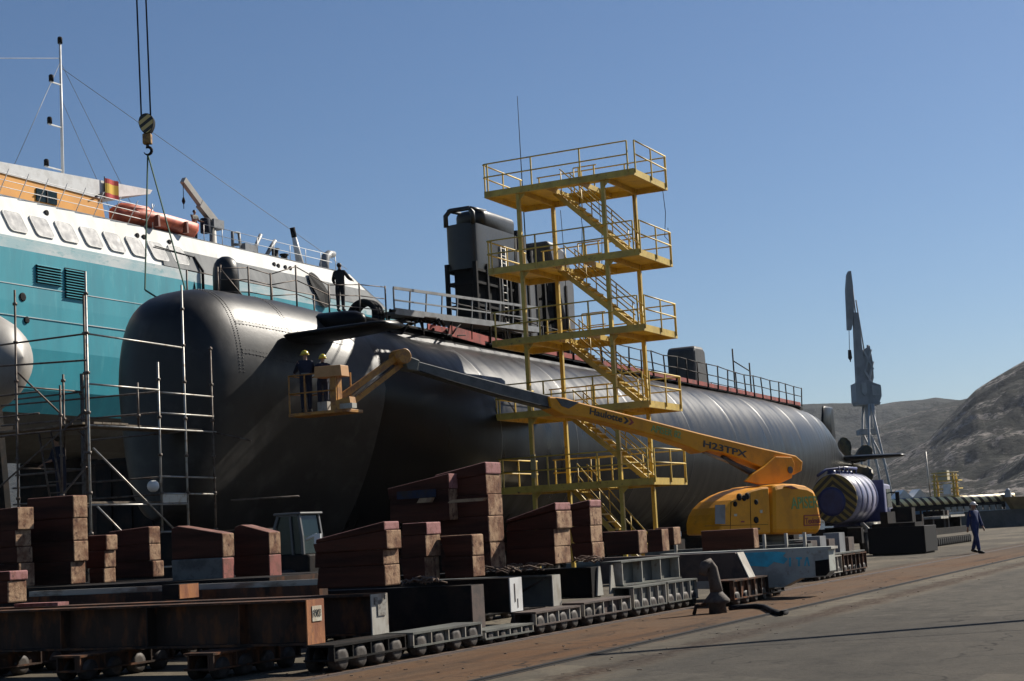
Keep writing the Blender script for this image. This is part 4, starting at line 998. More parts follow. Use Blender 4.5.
person(at(341,311,X=XC+.3),R(-15),'person in dark clothes standing at the railing on the submarine deck',DARKC,None,1.62,((.35,.9,.35),(.6,.8,.45)))
person((-51.5,67.75,17.96),R(100),'person in a grey shirt and dark trousers standing by the davit crane',DARKC,None,1.7,((.4,.9,.1),(.5,.9,.1)),shirt=KHAKI)
sp0=at(76,506,Y=32.5); person((-28.6,31.75,3.03),R(200),'person in navy work clothes standing on the lower scaffold deck',NAVY,None,1.75,((.5,.8,.2),(.4,.7,.2)),lean=.15)
# ------------------------------------------------------------------ boom lift
PV=V((-15.63,54,3.0)); DV=V((-.45,-.89,0)).normalized(); NV=V((DV.y*-1,DV.x,0)).normalized()
if NV.y>0: NV=-NV
BK=-DV
def lp(px,py,off=0.): return at(px,py,plane=(PV+NV*off,NV))
bl=thing('boom_lift','orange yellow telescopic boom lift with its boom reaching over to the bow','boom lift',(PV.x,PV.y,0))
def outline(pts, off, thick, name, mt, parent, bevel=0):
    m_=MB(); m_.prism([lp(x,y,off) for x,y in pts],-NV*thick); return m_.build(name,mt,parent,bevel)
body=outline([(770-(770-x)*.62,y) for x,y in ((690,534),(689,522),(692,514),(698,507),(709,500),(724,494),(741,489.5),(757,487),(769,486.5),(772,534))],1.12,1.6,'engine_cover',LIFTY,bl,.07)
outline([(773.2,534),(772.4,487),(777,484.6),(786,483.4),(797,483.8),(808,485.6),(815,489.5),(819,500),(822.5,520),(822.5,529),(819,533.5)],1.16,2.28,'counterweight',LIFTY,bl,.16)
m_=MB()
for x0,x1,y0,y1 in ((715,725,505,524),): m_.prism([lp(x0,y0,1.13),lp(x1,y0-.4,1.13),lp(x1,y1,1.13),lp(x0,y1,1.13)],NV*.012)
m_.build('cover_window',GREYP,body)
m_=MB()
for x,y,r in ((735,504,.09),(756,502,.09),(756,520,.11),(739,497,.12),(747,496,.11),(744,498,.1)):
    m_.lathe(lp(x,y,1.12),NV,[(0,r),(.02,r),(.02,r*.6)],12)
m_.build('vent_hole',BLACK,body)
m_=MB()
for a_,b_ in (((731,502),(730,533)),((750,494),(751,533)),((731,502),(750,494)),((705,526),(768,524.5))): m_.bar(lp(*a_,1.122),lp(*b_,1.122),.012,.018,NV)
m_.build('panel_gap',BLACK,body)
for x_,y_,w_,h_,mt_ in ((734,514,3,2.2,LETTER_W),(760,510,2.4,3,LETTER_W),(756,528,4,1.6,LETTER_K),(741,521,3.4,1.4,LETTER_R)):
    m_=MB(); m_.prism([lp(x_,y_,1.124),lp(x_+w_,y_-.2,1.124),lp(x_+w_,y_+h_,1.124),lp(x_,y_+h_,1.124)],NV*.005); m_.build('warning_label',mt_,body)
m_=MB(); m_.path([lp(x_,y_,.24) for x_,y_ in ((565,411),(540,405),(500,395),(450,380.5),(420,371))],.018,6); m_.build('boom_hose',BLACK,bl)
# chassis, axles and wheels
cc=PV+DV*1.9; cc.z=0
m_=MB(); m_.lathe(V((cc.x,cc.y,.95)),(0,0,1),[(0,.6),(.28,.6)],20); m_.obox(V((cc.x,cc.y,.72)),DV*1.9,NV*.55,V((0,0,.24))); m_.build('chassis',GREYST,bl)
for a in (-1.45,1.45):
    for s_ in (-1,1):
        c_=cc+DV*a+NV*(s_*.95)+V((0,0,.48)); wb=MB(); wb.lathe(c_-NV*.17,NV,[(0,.34),(.0,.44),(.05,.48),(.29,.48),(.34,.44),(.34,.34)],22); wb=wb.build('wheel',RUBBER,bl)
        rb2=MB(); rb2.lathe(c_-NV*.18,NV,[(0,.27),(.36,.27)],16); rb2.build('rim',LIFT_SHADED,wb)
# boom sections
boom=outline([(549,396.6),(565,397.6),(579,402),(640,417.5),(700,433),(760,447.5),(796,455.5),(803,461.5),(802,471),(795,474.5),(780,474),(762,467.5),(741,459),(722,452.5),(709,450.6),(701,453),(690,447.2),(660,437),(620,426),(585,417.5),(565,415.5),(551,408)],.27,.54,'boom',LIFTY,bl,.04)
outline([(746,481),(753,474),(765,466),(776,456.5),(792,457),(795,464),(792,478),(779,484),(760,484.5)],.36,.14,'boom_bracket',LIFTY,bl,.02)
outline([(746,481),(753,474),(765,466),(776,456.5),(792,457),(795,464),(792,478),(779,484),(760,484.5)],-.22,.14,'boom_bracket',LIFTY,bl,.02)
m_=MB(); m_.tube(lp(722,457,0),lp(764,481,0),.085,10); m_.build('lift_cylinder',GREYARM,bl); m_=MB(); m_.tube(lp(703,452,0),lp(735,464.5,0),.05,8); m_.build('cylinder_rod',GALV,bl)
m_=MB(); m_.lathe(lp(782,462,.28),NV,[(0,.1),(.05,.1),(.05,.05)],12); m_.lathe(lp(790,470,.37),NV,[(0,.12),(.03,.12)],12); m_.build('pivot_pin',GREYARM,bl)
outline([(556,397.6),(579,402.4),(569,408.5),(562,406)],.285,.02,'boom_plate',GREYARM,boom)
mid=outline([(413,359.8),(480,378),(556,397.5),(554,409.5),(516,400),(470,387),(419,371.5),(411,367)],.19,.38,'boom_extension',GREYARM,bl,.02)
outline([(403,354),(411,356.5),(420,360),(418,371),(408,369.5)],.22,.44,'boom_nose',GREYST,bl,.03)
el_=lp(400,357,0)
m_=MB(); m_.lathe(el_+NV*.26,-NV,[(0,.2),(.0,.22),(.52,.22)],16); m_.build('elbow_knuckle',LIFT_SHADED,bl)
# jib in its own plane towards the basket
BY=37.35
bas_r=at(342,402,Y=BY+.35)
jb=thing_loc=None
def j(px,py): 
    f=(400-px)/60.; return at(px,py,Dp=(el_-CAM).dot(fw)*(1-f)+(bas_r-CAM).dot(fw)*f)
m_=MB(); m_.bar(j(402,353.5),j(341,397),.12,.17); m_.build('jib_arm',LIFT_SHADED,bl)
m_=MB(); m_.bar(j(402,364),j(345,408),.12,.14); m_.build('jib_arm',LIFT_SHADED,bl)
m_=MB(); m_.tube(j(388,366),j(352,396),.045,8); m_.build('jib_cylinder',GALV,bl)
# basket
b0=at(288.5,414,Y=BY); b1=at(347,414,Y=BY); zf=b0.z; bx0,bx1=b0.x,b1.x
bk=MB(); bk.box(bx0,bx1,BY,BY+.85,zf-.09,zf); bk=bk.build('basket',LIFT_SHADED,bl,.01)
rg=MB()
for x in (bx0+.03,bx0+.55,bx1-.35):
    for y in (BY+.03,BY+.82): rg.bar((x,y,zf),(x,y,zf+1.08),.035,.035,(1,0,0))
for h in (.55,1.06):
    rg.tube((bx0+.03,BY+.03,zf+h),(bx1-.35,BY+.03,zf+h),.02,6); rg.tube((bx0+.03,BY+.82,zf+h),(bx1-.35,BY+.82,zf+h),.02,6); rg.tube((bx0+.03,BY+.03,zf+h),(bx0+.03,BY+.82,zf+h),.02,6)
rg.build('basket_rail',LIFT_SHADED,bk)
q0=at(314,378,Y=BY-.04); q1=at(341,364.5,Y=BY-.04)
m_=MB(); m_.prism([(q0.x,BY-.04,q0.z),(q1.x,BY-.04,q0.z-.02),(q1.x-.03,BY-.04,q1.z),(q0.x+.02,BY-.04,q1.z+.02)],(0,.42,0)); m_.build('control_console',mat('console_orange',(.70,.36,.13),.6,col2=(.6,.3,.1),sc=3),bk,.015)
m_=MB(); m_.bar(((q0.x+q1.x)/2+.1,BY+.2,zf),((q0.x+q1.x)/2+.1,BY+.2,q0.z),.22,.25,(1,0,0)); m_.bar((bx1-.3,BY+.1,zf+.1),(bx1+.15,BY+.1,zf+.18),.3,.28); m_.build('basket_mount',LIFT_SHADED,bk)
m_=MB(); m_.obox((bx1+.05,BY+.0,zf+.06),(.2,0,0),(0,.12,0),(0,0,.07)); m_.build('tool_tray',PALE,bk); m_=MB(); m_.obox((bx0+1.0,BY+.4,zf+.14),(.16,0,0),(0,.2,0),(0,0,.13)); m_.build('tool_tray',PALE,bk)
# lettering on the boom and the counterweight
def txt(body, p0, p1, hpx, off, mt, par, bold=0.):
    a=lp(*p0,off); b=lp(*p1,off); t=lp(p0[0],p0[1]-hpx,off)
    return text('lettering',body,a,b-a,V((0,0,1)),1,mt,par,fitw=(b-a).length,fith=(t-a).length,bold=bold)
txt('Haulotte',(589.5,414.2),(622,422.6),6.8,.27,LETTER_K,boom,.02)
txt('APISER 82',(650.7,431.3),(680.5,438.6),7.0,.27,LETTER_G,boom,.01)
txt('H23TPX',(703,446.8),(746.5,457.8),6.8,.27,LETTER_K,boom,.02)
for x,mt in ((623.3,LETTER_K),(628.3,LETTER_R)):
    m_=MB(); y=419.2+(x-623)*.26
    m_.prism([lp(a,b,.275) for a,b in ((x,y-2.6),(x+2.4,y-2.0),(x+5.6,y+1.9),(x+2.2,y+4.6),(x-.2,y+4),(x+3,y+1.2))],NV*.006); m_.build('chevron_mark',mt,boom)
cwt=[o for o in bl.children if o.name=='counterweight'][0]
txt('APISER',(791.5,509.5),(818.5,507.5),12.0,1.16,LETTER_G,cwt,.01)
txt('Teximal',(805.5,524),(819.8,523.2),6.0,1.16,LETTER_R,cwt,.02)
m_=MB()
for a,b in (((804,515.6),(820.5,515)),((804,525.4),(820.8,524.8)),((804,515.6),(804,525.4))): m_.bar(lp(*a,1.166),lp(*b,1.166),.02,.04)
m_.build('label_border',LETTER_R,cwt)
m_=MB(); m_.prism([lp(x,y,1.1) for x,y in ((783,486.4),(789,485.8),(796,488.6),(791,489.2))],NV*.1); m_.build('rear_lamp',mat('lamp_red_brown',(.30,.05,.02),.4),cwt)
zb_=zf
person((bx0+.42,BY+.3,zf),R(-40),'person in dark blue jacket, harness and yellow helmet at the left of the lift basket',NAVY,HELY,1.74,((.9,.5,.2),(.7,.9,.2)),vest=KHAKI)
person((bx0+.85,BY+.5,zf-.0),R(-25),'person with yellow helmet bending forward beside the orange console in the basket',NAVY,HELY,1.62,((1.2,.3,.1),(1.1,.3,.1)),lean=.2)
# ------------------------------------------------------------------ rail carriages, girders and timber keel blocks
def wheel(x,y,r,par,wd=.10):
    m_=MB(); m_.lathe((x-wd/2,y,r),(1,0,0),[(0,r*.55),(0,r*1.0),(.025,r*1.08),(.03,r*.92),(wd,r*.90),(wd,r*.5)],18); w_=m_.build('wheel',WHEELM,par)
    return w_
def bogie(x,y0,y1,zt,label,mt=BROWNST,r=.17,nw=4,group='bogies under the carriages'):
    b=thing('bogie',label,'bogie',(x,(y0+y1)/2,0),group)
    m_=MB(); zb=min(r*1.05,zt-.09)
    for dx in (-.16,.16):
        m_.box(x+dx-.015,x+dx+.015,y0,y1,zb,zt-.03)
    m_.box(x-.24,x+.24,y0,y1,zt-.03,zt); m_.box(x-.24,x+.24,y0,y1,zb-.025,zb)
    m_.build('side_frame',mt,b)
    n=max(3,int((y1-y0)/.42))
    for i in range(n+1):
        y=y0+.015+(y1-y0-.03)*i/n; MB().box(x+.176,x+.235,y-.012,y+.012,zb,zt-.03).build('stiffener',PALE if mt in (GREYST,BROWNST) else mt,b)
    for i in range(nw):
        y=y0+(y1-y0)*(i+.5)/nw
        wheel(x+.15,y,r,b,.13); wheel(x-.2,y,r,b,.13)
        m_=MB(); m_.tube((x-.2,y,r*.8),(x+.2,y,r*.8),.045,8); m_.build('axle',mt,b)
    return b
def girder(y,wd,zb,zt,x1,ln,label,mt,endmt,box=False,group='girders of the carriages',plate=None,rust_end=False):
    g=thing('girder',label,'girder',(x1-ln/2,y+wd/2,zb),group)
    m_=MB(); x0=x1-ln
    if box: m_.box(x0,x1-.02,y,y+wd,zb,zt)
    else:
        m_.box(x0,x1-.02,y,y+wd,zt-.03,zt); m_.box(x0,x1-.02,y,y+wd,zb,zb+.03); m_.box(x0,x1-.02,y+wd/2-.012,y+wd/2+.012,zb+.03,zt-.03)
    m_.build('beam',mt,g)
    if not box:
        x=x1-1.1
        while x>x0+3: MB().box(x-.01,x+.01,y+.02,y+wd/2-.012,zb+.03,zt-.03).build('stiffener',mt,g); x-=1.55
    m_=MB(); m_.box(x1-.018,x1,y+.004,y+wd-.004,zb+.004,zt-.004); m_.build('end_plate',endmt,g)
    return g
g1=girder(17.78,.42,.36,.95,-11.9,13,'front rusty girder with an orange end plate numbered F002',RUST,ORANGE_RUST)
m_=MB(); m_.box(-11.898,-11.89,17.90,18.12,.66,.86); pt=m_.build('number_plate',LETTER_W,g1)
text('lettering','F002',(-11.888,17.925,.725),(0,1,0),(0,0,1),1,LETTER_K,pt,fitw=.17,fith=.09,ext=.002)
g2=girder(19.4,.45,.36,.93,-11.9,14,'dark girder behind the first with pale rusty end and paper labels',RUST,PALE)
m_=MB(); m_.box(-11.898,-11.885,19.55,19.76,.62,.84); m_.box(-11.898,-11.887,19.47,19.55,.78,.88); m_.box(-11.898,-11.887,19.76,19.81,.80,.90); m_.build('paper_label',mat('faded_label',(.38,.37,.33),.8,col2=(.2,.17,.14),sc=20),g2)
girder(22.4,.42,.22,.90,-11.9,9,'black box girder with a brown end plate on the wheels',BLACKST,BROWNST,True)
g4=girder(23.75,.45,.39,.95,-11.9,9,'black box girder with a white painted end plate',BLACKST,WHITE,True)
m_=MB(); m_.box(-11.898,-11.893,23.9,23.93,.55,.85); m_.box(-11.898,-11.893,24.0,24.02,.45,.6); m_.build('rust_streak',BROWNST,g4)
g5=girder(25.4,.34,.38,.92,-11.9,9,'grey green I-beam girder with pale flanges and a brown diagonal stripe',GREYST,PALE)
m_=MB(); m_.prism([(-12.05,25.395,.84),(-12.0,25.395,.9),(-12.95,25.395,.42),(-13.05,25.395,.42)],(0,-.006,0)); m_.build('diagonal_stripe',BROWNST,g5)
g6=girder(27.2,.4,.42,.98,-11.95,9,'dark girder with two white pink gussets beside the cream beam',BLACKST,BLACKST)
for y in (27.35,27.95):
    m_=MB(); m_.prism([(-11.94,y,.45),(-11.94,y+.28,.45),(-11.94,y+.2,.98),(-11.94,y+.12,.98)],(.03,0,0)); m_.build('gusset',PALE,g6)
cb_=thing('cream_beam','cream grey beam with ribs at the end of the wheel row','girder',(-12.0,29.9,.58))
m_=MB(); m_.box(-12.25,-11.82,28.35,31.5,1.01,1.04); m_.box(-12.25,-11.8,28.35,31.5,.57,.6); m_.box(-12.05,-12.02,28.35,31.5,.6,1.01); m_.build('beam',GREYST,cb_)
for y in (28.4,29.4,30.4,31.45): MB().box(-12.02,-11.83,y,y+.03,.6,1.01).build('stiffener',PALE,cb_)
bog=[(17.75,19.6,.36,'first bogie of the near wheel row, under the label-ended girder'),(19.8,21.9,.36,'bogie of the near row between the dark girder and the black box girder'),(22.0,23.7,.22,'low bogie under the brown-ended box girder'),(23.8,25.6,.38,'bogie under the white-ended girder'),(25.75,27.9,.41,'bogie under the diagonal striped girder'),(28.05,29.75,.56,'pale bogie under the left half of the cream beam'),(29.85,31.55,.56,'pale bogie under the right half of the cream beam')]
for i,(y0,y1,zt,lb_) in enumerate(bog):
    b=bogie(-11.72,y0,y1,zt,lb_,GREYST if i>4 or i in (1,2) else (BROWNST if i else BLACKST),.165 if zt>.3 else .095,4)
for x,y0,y1,lb_ in ((-13.0,16.9,18.9,'grimy bogie under the orange-ended front girder'),(-17.3,17.0,19.9,'bogie at the left edge under the front girder'),(-15.2,16.9,18.9,'bogie hidden in shade under the middle of the front girder')):
    bogie(x,y0,y1,.355,lb_,RUST,.15,4)
for x in (-15.2,-18.2): bogie(x,22.2,26.4,.21 if False else .22,'dark bogie in the shade under the box girders',BLACKST,.12,5)
for x in (-14.8,-18.5): bogie(x,27.0,31,.41,'dark bogie in the shade under the far girders',BLACKST,.14,5)
# brown beam and teal beam further along
def p3(px,py,Y): return at(px,py,Y=Y)
bb=thing('brown_beam','brown rusty beam with a slanted pale end behind the bollard','girder',(-12,31.9,0))
yb=32.2; P=[p3(x,y,yb) for x,y in ((600,558),(735,552.5),(747,577.5),(747,580),(600,584))]
m_=MB(); m_.prism(P,(0,.4,0)); m_.build('beam',BROWNST,bb)
e0,e1=p3(736,552.5,yb),p3(748,577.5,yb); m_=MB(); m_.prism([e0,e1,e1+V((0,.42,0)),e0+V((0,.42,0))],(.025,0,.0)); m_.build('end_plate',PALE,bb)
xw=p3(755,590,yb).x
bogie(xw-.25,30.9,33.2,e1.z,'rusty bogie under the slanted brown beam',RUST,.14,4)
tl=thing('teal_beam','pale steel beam with a tapered end and teal paint below the boom lift','girder',(-10.5,33.8,0))
yt=33.8; P=[p3(x,y,yt) for x,y in ((660,554),(828,546.5),(830,571),(826,576.5),(800,578.5),(784,587),(745,589),(660,589))]
m_=MB(); m_.prism(P,(0,.5,0)); m_.build('beam',mat('pale_grey_girder',(.34,.35,.31),.6,col2=(.24,.24,.21),sc=2.2,col3=(.14,.08,.05),sc3=5,lo3=.6,hi3=.75),tl,.008)
m_=MB(); a=[p3(x,y,yt) for x,y in ((660,556),(688,555),(740,553),(776,551.5),(786,552.5),(783,556),(788,559),(784,564),(774,562),(768,567),(752,566),(740,571),(720,570),(700,574),(660,575))]; m_.prism(a,(0,-.006,0)); m_.build('teal_patch',TEAL,tl)
for k_,x in enumerate((789,796,804)):
    m_=MB(); 
    pts={0:[(0,0),(2,0),(2,9),(0,9)],1:[(0,0),(6,0),(6,2),(4,2),(4,9),(2,9),(2,2),(0,2)],2:[(2,0),(4,0),(6,9),(4.4,9),(3,3),(1.6,9),(0,9)]}[k_]
    m_.prism([p3(x+q,557.5+w_-.03*(x-789),yt) for q,w_ in pts],(0,-.006,0)); m_.build('letter_stroke',TEAL,tl)
m_=MB(); m_.prism([p3(x,y,yt-.004) for x,y in ((815,561),(829,559),(829.5,572),(826,575.5),(816,576))],(0,-.01,0)); m_.build('dark_end_patch',BLACKST,tl)  # black patch on the tapered right end of the beam
m_=MB(); ea=p3(829,547,yt); m_.box(ea.x-.02,ea.x+.05,yt-.02,yt+.52,p3(829,549,yt).z,p3(829,547,yt).z+.01); m_.build('end_lug',PALE,tl)
xw=p3(758,594,yt).x; bogie(xw,33.0,35.0,p3(758,589,yt).z,'dark bogie carrying the teal painted beam',BLACKST,.16,3)
gz=thing('grey_rail_car','grey low carriage with upright plates behind the teal beam','carriage',(-12.6,44,0))
m_=MB(); m_.box(-16.5,-11.9,41.3,41.7,.75,1.0); m_.box(-12.4,-11.9,41.7,47.2,.62,.66); m_.build('beam',GREYST,gz)
for x in (-15.6,-14.6,-13.8,-13.1,-12.5,-12.0): MB().box(x,x+.07,41.2,41.3,.9,1.3).build('upright',PALE,gz)
for y,s_ in ((42.1,.4),(43,.5),(43.9,.4),(45,.55),(46,.4)):
    m_=MB(); m_.box(-12.5,-12.05,y,y+.6,.66,.66+s_); m_.build('block',GREYP if s_>.45 else BROWNST,gz)
bogie(-12.1,41.8,44.4,.6,'pale ribbed bogie of many wheels below the counterweight',PALE,.15,5); bogie(-12.1,44.6,47.2,.6,'rusty bogie of many wheels beside the tanker truck',RUST,.15,5)
# keel block stacks ------------------------------------------------
def stack(xl,xr,yb,yt,Y,left,label,layers=3,top='flat',topm=None,endm=None,redbase=False,seed=0,jit=.03,gap=None,base=False):
    """timber stack whose lit end shows between pixels xl..xr"""
    rnd=random.Random(seed); a=at(xl,yb,Y=Y); xe=a.x; zb=a.z; W=at(xr,yb-.3,X=xe).y-Y; W=max(.25,W); zt=at(xl,yt,Y=Y).z; x0=at(left,yb,Y=Y).x
    rr_=rnd.uniform(-.02,.02)
    s_=thing('keel_block',label,'keel block',(xe-.3,Y+W/2,zb),'timber keel blocks on the carriages')
    wt=[rnd.uniform(.8,1.2) for _ in range(layers)]
    if topm is T_PINK and layers>1: wt[-1]=.5
    if base: wt=[1.0,.95]
    cum=[0]
    for q in wt: cum.append(cum[-1]+q/sum(wt))
    H_=zt-zb
    for i in range(layers):
        z0=zb+H_*cum[i]; z1=zb+H_*cum[i+1]-.002; h=z1-z0; dx=rnd.uniform(-jit,jit); dy=rnd.uniform(-jit*.5,jit*.5)
        last=i==layers-1
        m_=MB(); x1=xe+dx
        rise=0
        if last and top=='wedge_r': P=[(x0,z0),(x1,z0),(x1,z1),(x0+.15,z1+h*.42),(x0,z1+h*.32)]
        elif isinstance(top,float) and i>=layers-2 and layers>1:
            t_=(zb+H_*cum[-1])-z0; dr=H_*top*(cum[i+1]-cum[-3])/(cum[-1]-cum[-3]); dr0=H_*top*(cum[i]-cum[-3])/(cum[-1]-cum[-3])
            P=[(x0,z0-dr0),(x1,z0),(x1,z1),(x0+rnd.uniform(-.05,.05),max(z0-dr0+.03,z1-dr))]
        else: P=[(x0+rnd.uniform(-.05,.05),z0),(x1,z0),(x1,z1),(x0+rnd.uniform(-.05,.05),z1)]
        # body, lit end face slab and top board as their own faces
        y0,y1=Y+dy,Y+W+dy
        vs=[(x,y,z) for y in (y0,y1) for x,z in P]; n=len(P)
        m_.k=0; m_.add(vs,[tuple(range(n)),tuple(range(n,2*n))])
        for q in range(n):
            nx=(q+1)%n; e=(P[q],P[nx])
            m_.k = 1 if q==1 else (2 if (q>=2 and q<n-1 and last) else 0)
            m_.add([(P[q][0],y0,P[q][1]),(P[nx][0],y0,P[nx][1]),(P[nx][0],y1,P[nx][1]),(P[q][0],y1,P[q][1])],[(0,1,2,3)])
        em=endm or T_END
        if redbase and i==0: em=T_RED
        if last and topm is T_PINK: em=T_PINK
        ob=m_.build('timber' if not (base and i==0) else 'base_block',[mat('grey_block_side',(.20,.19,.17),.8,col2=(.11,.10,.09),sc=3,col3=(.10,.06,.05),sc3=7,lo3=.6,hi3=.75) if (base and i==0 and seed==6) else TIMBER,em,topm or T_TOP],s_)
        if base and i==0 and seed==6: ob['label']='grey base block with a red end face'
        bm=bmesh.new(); bm.from_mesh(ob.data); bmesh.ops.remove_doubles(bm,verts=bm.verts,dist=.0005); bmesh.ops.recalc_face_normals(bm,faces=bm.faces); bm.to_mesh(ob.data); bm.free()
        bv=ob.modifiers.new('bevel','BEVEL'); bv.width=rnd.uniform(.012,.03); bv.segments=2; bv.limit_method='ANGLE'
        yaw=rnd.uniform(-.022,.022); tilt=rnd.uniform(-.006,.006); c_=V((xe-.5,Y+W/2,(z0+z1)/2))-wloc(ob)
        ob.data.transform(Matrix.Translation(c_)@Matrix.Rotation(yaw,4,'Z')@Matrix.Rotation(tilt,4,'Y')@Matrix.Translation(-c_))
    if gap is not None:
        m_=MB(); zz=zb+H_*cum[gap]; m_.box(x0+.3,x0+.3+(xe-x0)*.55,Y-.06,Y-.005,zz-.05,zz+.04); m_.build('pale_gap_strip',mat('pale_gap_wood',(.45,.33,.19),.85,col2=(.3,.2,.12),sc=8),s_)
    return s_
ST=[
 (9,28,603.5,571,18.7,-60,'low timber block with pink top at the left edge of the photo',2,'flat',T_PINK),
 (18,34,587,507,23.2,-55,'tall timber stack at the left edge beside the tallest left stack',4,0.03,T_TOP),
 (73,88,584,495,24.2,27,'tallest red topped timber stack of the left carriage',4,'flat',T_TOP),
 (106,118,583,534.5,25.4,88,'narrow timber stack with round log ends left of the wide one',3,'flat',T_TOP),
 (151.5,163,577,526,26.6,108,'wide timber stack with chamfered pale end beside the scaffold foot',3,0.06,T_TOP),
 (224,236,583,533,24.0,172,'sloping topped timber on a grey red-ended base, left of its twin',2,'wedge_r',T_TOP),
 (271,283,578,532,25.0,236,'sloping topped timber on a red-ended base in front of the loader',2,'wedge_r',T_TOP),
 (386,401.5,586,521,19.5,317,'broad dark timber stack on the label-ended girder',4,0.22,T_PINK),
 (428,443,581,522,22.5,402,'timber stack with a burnt gap on the brown-ended girder, left one',3,'flat',T_PINK),
 (474,486,577,534,22.9,443,'short timber stack on the brown-ended girder, right one',2,'flat',T_END),
 (450,462,520,473,24.3,390,'raised timber stack with faded blue marking and chamfered top',2,0.24,T_PINK),
 (492,507,569,461,24.6,440,'tallest timber stack, standing left of the stair tower foot',5,0.09,T_PINK),
 (557,573,564,502,25.6,507,'broad timber stack with a red patched end under the stair tower',4,0.24,T_PINK),
 (594,606,559,499,27.4,572,'timber stack with pink capped end under the stair tower flight',4,0.07,T_PINK),
 (639,648,554,530,31.0,605,'low timber block right of the stair tower foot, nearest of three',1,'flat',T_TOP),
 (663,670,551.5,529,33.4,648,'low timber block right of the stair tower foot, middle of three',1,'flat',T_TOP),
 (674,681,545,527,35.8,655,'low timber block right of the stair tower foot, farthest of three',1,'flat',T_TOP),
 (755,760,548.5,528,35.0,702,'brown timber block with pale end in front of the boom lift cover',1,'flat',T_TOP)]
for i,(xl,xr,yb,yt,Y,left,lb_,ly,tp,tm) in enumerate(ST):
    s_=stack(xl,xr,yb,yt,Y,left,lb_,ly,tp,tm,None,i in (5,6),i+1,.045 if ly>2 else .02,3 if i in (1,) else None,i in (5,6))
    if i==10:
        c0=[o for o in s_.children][-1]
        m_=MB(); a=at(397,495,Y=24.28); b=at(436,489,Y=24.28); m_.box(a.x,b.x,24.27,24.279,a.z-.08,b.z); m_.build('faded_blue_mark',TARPB,s_)
        for (xa,xb) in ((418,433),(449,486)):
            a=at(xa,503,Y=24.15); b=at(xb,497.5,Y=24.15); m_=MB(); m_.prism([(a.x,24.1,a.z),(b.x-.05,24.1,a.z),(b.x,24.1,b.z),(a.x+.06,24.1,b.z)],(0,.12,0)); m_.build('pale_gap_strip',mat('pale_gap_wood',(.45,.33,.19),.85,col2=(.3,.2,.12),sc=8),s_)  # pale strips painted for sunlit timber showing through the gaps
# carriage of the left group: low girders below the stacks, with a bright worn rail
for y,zt,x1,lb_ in ((23.1,at(60,586,Y=23.2).z,-16.2,'far left dark girder under the tall timber stacks'),(25.6,at(110,582,Y=25.5).z,-17,'rear left dark girder under the narrow timber stacks')):
    girder(y,1.5,.5,zt-.01,x1,14,lb_,BLACKST,RUST,True)
    bogie(x1-1.6,y-.6,y+2.0,.495,'dark bogie below '+lb_,BLACKST,.15,4); bogie(x1-7.5,y-.6,y+2.0,.495,'shaded dark bogie below '+lb_,BLACKST,.15,4)
rb0=at(30,595,Y=21.3); rb1=at(161,589,Y=21.3); 
wr=thing('rail_bar','bright worn steel rail lying along the left girders','rail',rb0)
m_=MB(); m_.box(rb0.x,at(322,585,Y=21.3).x,21.28,21.4,rb0.z-.03,rb0.z+.06); m_.build('rail_head',mat('bright_worn_rail',(.45,.43,.38),.4,metal=.3,col2=(.2,.15,.11),sc=5,stretch=(.3,1,1)),wr); m_=MB(); m_.box(rb0.x,at(322,585,Y=21.3).x,21.22,21.46,.5,rb0.z-.03); m_.build('rail_web',RUST,wr)
bogie(-16.5,20.2,22.4,.495,'dark bogie below the bright worn rail',BLACKST,.15,4)
eb=at(162,590,Y=20.4); m_=MB(); m_.box(eb.x-.0,eb.x+.32,20.4,20.9,.93,1.16); m_.k=1; m_.box(eb.x+.322,eb.x+.34,20.41,20.89,.935,1.155); tag(m_.build('steel_end_block',[BLACKST,ORANGE_RUST]),'small black steel block with orange rusty end lying on the girder','block')
pk=at(60,602,Y=19.55); m_=MB(); m_.box(pk.x-.9,pk.x,19.5,19.75,.932,.985); tag(m_.build('pink_board',T_PINK),'thin pinkish board lying on the dark girder','board')
# loose rope and chips around the stacks
rnd=random.Random(9)
for (px,py,Y,lb_) in ((425,583,22.3,'small heap of wood splinters on the brown-ended girder'),(500,572,24.4,'heap of frayed rope on the white-ended girder'),(520,570,25.2,'frayed rope heap on the striped girder'),(583,562,26.6,'frayed rope heap on the dark gusseted girder')):
    c=at(px,py,Y=Y); m_=MB()
    for i in range(26):
        p=c+V((rnd.uniform(-.5,.35),rnd.uniform(-.1,.25),rnd.uniform(-.01,.06))); q=p+V((rnd.uniform(-.35,.35),rnd.uniform(-.12,.12),rnd.uniform(-.03,.04))); m_.path([p,(p+q)/2+V((0,0,.04)),q],.014,4)
    tag(m_.build('rope_heap',mat('rope_brown',(.20,.13,.09),.9)),lb_,'rope')
# ------------------------------------------------------------------ loader cab between the stacks and the bow
ld=thing('wheel_loader','small dark loader with a grey framed glass cab behind the timber stacks','loader',(-23,33,0))
m_=MB(); m_.box(-25.2,-21.9,32.9,34.4,.55,1.45); m_.box(-25.3,-23.6,32.95,34.35,1.45,2.15); m_.build('body',BLACKST,ld,.05)
m_=MB(); c=[(-22.95,1.45),(-22.1,1.45),(-22.12,1.9),(-22.2,2.42),(-22.8,2.42),(-22.92,2.1)]
m_.prism([(x,33.0,z) for x,z in c],(0,.8,0)); m_.build('cab_glass',GLASS_D,ld,.02)
m_=MB()
for y in (32.98,33.82):
    for (a,b) in zip(c[1:],c[2:]+c[:1]): m_.bar((a[0],y,a[1]),(b[0],y,b[1]),.06,.07)
    m_.bar((-22.4,y,1.45),(-22.45,y,2.42),.05,.05)
m_.build('cab_frame',mat('dark_grey_frame',(.12,.12,.12),.5),ld)
